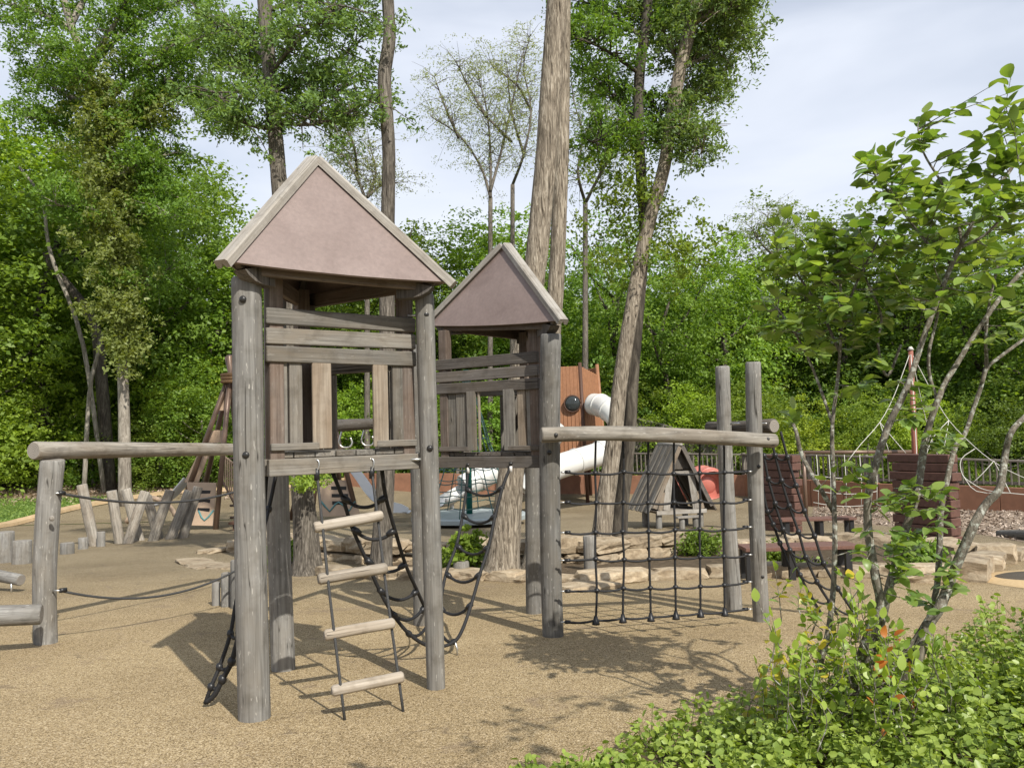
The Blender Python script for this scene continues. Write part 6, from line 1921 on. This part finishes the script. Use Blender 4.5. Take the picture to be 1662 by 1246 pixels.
merge_leaves(leaves[300:], 'leaves', sb)
print('leaves', len(leaves))

# ------------------------------------------------------------------ ground cover in the right foreground
rg = np.random.default_rng(9)
def cover_edge(px):      # image row where the foliage's ground edge lies
    xs = [820, 900, 960, 1010, 1060, 1120, 1200, 1260, 1330, 1420, 1500, 1540, 1580, 1640, 1700]
    ys = [1262, 1275, 1248, 1225, 1200, 1195, 1192, 1180, 1170, 1150, 1135, 1110, 1085, 1062, 1040]
    return np.interp(px, xs, ys)
sprigs = []
tries = 0
rc = random.Random(4)
while len(sprigs) < 2300 and tries < 60000:
    tries += 1
    Y = rc.uniform(2.2, 5.2); X = rc.uniform(-.2, 4.6)
    p = Vector((X, Y, gz(Y)))
    v = p - camp
    dx = v.dot(camx) / v.dot(fw); dy = v.dot(camy) / v.dot(fw)
    px, py = CX + dx * F_PX, CY - dy * F_PX
    if px < 790 or py < cover_edge(px) + 14 * noise.noise(Vector((px * .02, 0, 0))) : continue
    sprigs.append(p)
cents, nsz, tts = [], [], []
TV, TF = [], []
for p in sprigs:
    tall = np.interp(p.x, [.2, 1.4, 2.2, 3.2], [.12, .26, .34, .52])
    h = tall * rc.uniform(.6, 1.35)
    lean = Vector((rc.gauss(0, .38), rc.gauss(0, .38), 1)).normalized()
    tip = p + lean * h
    tubeVF([p, p.lerp(tip, .5) + Vector((rc.gauss(0, .01), rc.gauss(0, .01), 0)), tip], [.003, .0022, .001], 4, TV, TF, caps=False)
    n = int(8 + h * 42)
    tb = rc.random() * .6
    for k in range(n):
        f = rc.uniform(.15, 1.0) ** .7
        q = p.lerp(tip, f)
        a = rc.random() * 6.28; rr_ = rc.uniform(.015, .075) * (1.15 - .5 * f)
        cents.append((q.x + math.cos(a) * rr_, q.y + math.sin(a) * rr_, q.z + rc.gauss(0, .008)))
        nsz.append(rc.uniform(.028, .046)); tts.append(tb + rc.random() * .5)
def rounded_leaves(name, cent, Ls, tint, mat, seed):
    """six-sided leaflets, folded a little along the midrib"""
    r_ = np.random.default_rng(seed); cent = np.array(cent); n = len(cent); Ls = np.array(Ls)[:, None]
    nn = r_.normal(size=(n, 3)) * .55; nn[:, 2] += 1; nn /= np.linalg.norm(nn, axis=1)[:, None]
    d = r_.normal(size=(n, 3)); d -= nn * (d * nn).sum(1)[:, None]; d /= np.linalg.norm(d, axis=1)[:, None]
    s = np.cross(nn, d)
    pr = [(-.5, 0, 0), (-.22, .30, .05), (.22, .33, .05), (.5, 0, -.06), (.22, -.33, .05), (-.22, -.30, .05)]
    V = np.stack([cent + d * Ls * a + s * Ls * b_ + nn * Ls * c for a, b_, c in pr], 1).reshape(-1, 3)
    F = (np.arange(n) * 6)[:, None, None] + np.array([[0, 1, 2, 3], [0, 3, 4, 5]])[None]
    F = F.reshape(-1, 4)
    me = bpy.data.meshes.new(name)
    me.vertices.add(len(V)); me.vertices.foreach_set('co', V.reshape(-1).astype(np.float32))
    me.loops.add(F.size); me.loops.foreach_set('vertex_index', F.reshape(-1).astype(np.int32))
    me.polygons.add(len(F)); me.polygons.foreach_set('loop_start', (np.arange(len(F)) * 4).astype(np.int32)); me.polygons.foreach_set('loop_total', np.full(len(F), 4, dtype=np.int32))
    a = me.attributes.new("tint", 'FLOAT', 'FACE'); a.data.foreach_set('value', np.repeat(np.array(tint), 2).astype(np.float32))
    me.materials.append(mat); me.update(calc_edges=True); me.validate()
    return me
b = Vector((2, 3.5, gz(3.5)))
cv = thing('ground_cover', 'bright green small-leaved ground cover filling the bottom right corner', 'ground cover', b)
tag(place('foliage', rounded_leaves('foliage', np.array(cents) - np.array(b), nsz, tts, M_cover, 5), Matrix.Translation(b), cv), kind='stuff')
tag(place('sprigs', mesh('sprigs', [v - b for v in TV], TF, M_leaf, True), Matrix.Translation(b), cv), kind='stuff')
tag(sheet('planting_bed', [(p.x, p.y) for p in [G(x, y) for x, y in ((860, 1290), (960, 1262), (1060, 1222), (1200, 1205), (1330, 1185), (1500, 1150), (1640, 1080), (1800, 1010))]] + [(6, 2.2), (3.4, 1.6), (.2, 1.8)], .016, M_soil), kind='structure')

# ------------------------------------------------------------------ bits of leaf and bark lying on the play surface
rg = np.random.default_rng(21)
n = 1500
yy = rg.uniform(2.4, 15, n); xx = rg.uniform(-.62, .62, n) * yy
keep = np.array([noise.noise(Vector((a * .5, b_ * .5, 3))) > rg.uniform(-.25, .45) for a, b_ in zip(xx, yy)])
xx, yy = xx[keep], yy[keep]
lc = np.stack([xx, yy, np.array([gz(v) for v in yy]) + .014], 1)
M_bits = leaf_mat("dry_bits", (0.10, 0.065, 0.035), (0.34, 0.25, 0.15), 0.0, 0.8, 0.1)
tag(place('leaf_debris', leaf_mesh('bits', lc, .008 + .022 * rg.random(len(lc)) ** 2, rg.random(len(lc)), M_bits, 22, .4, .15, 1.0)), kind='stuff')
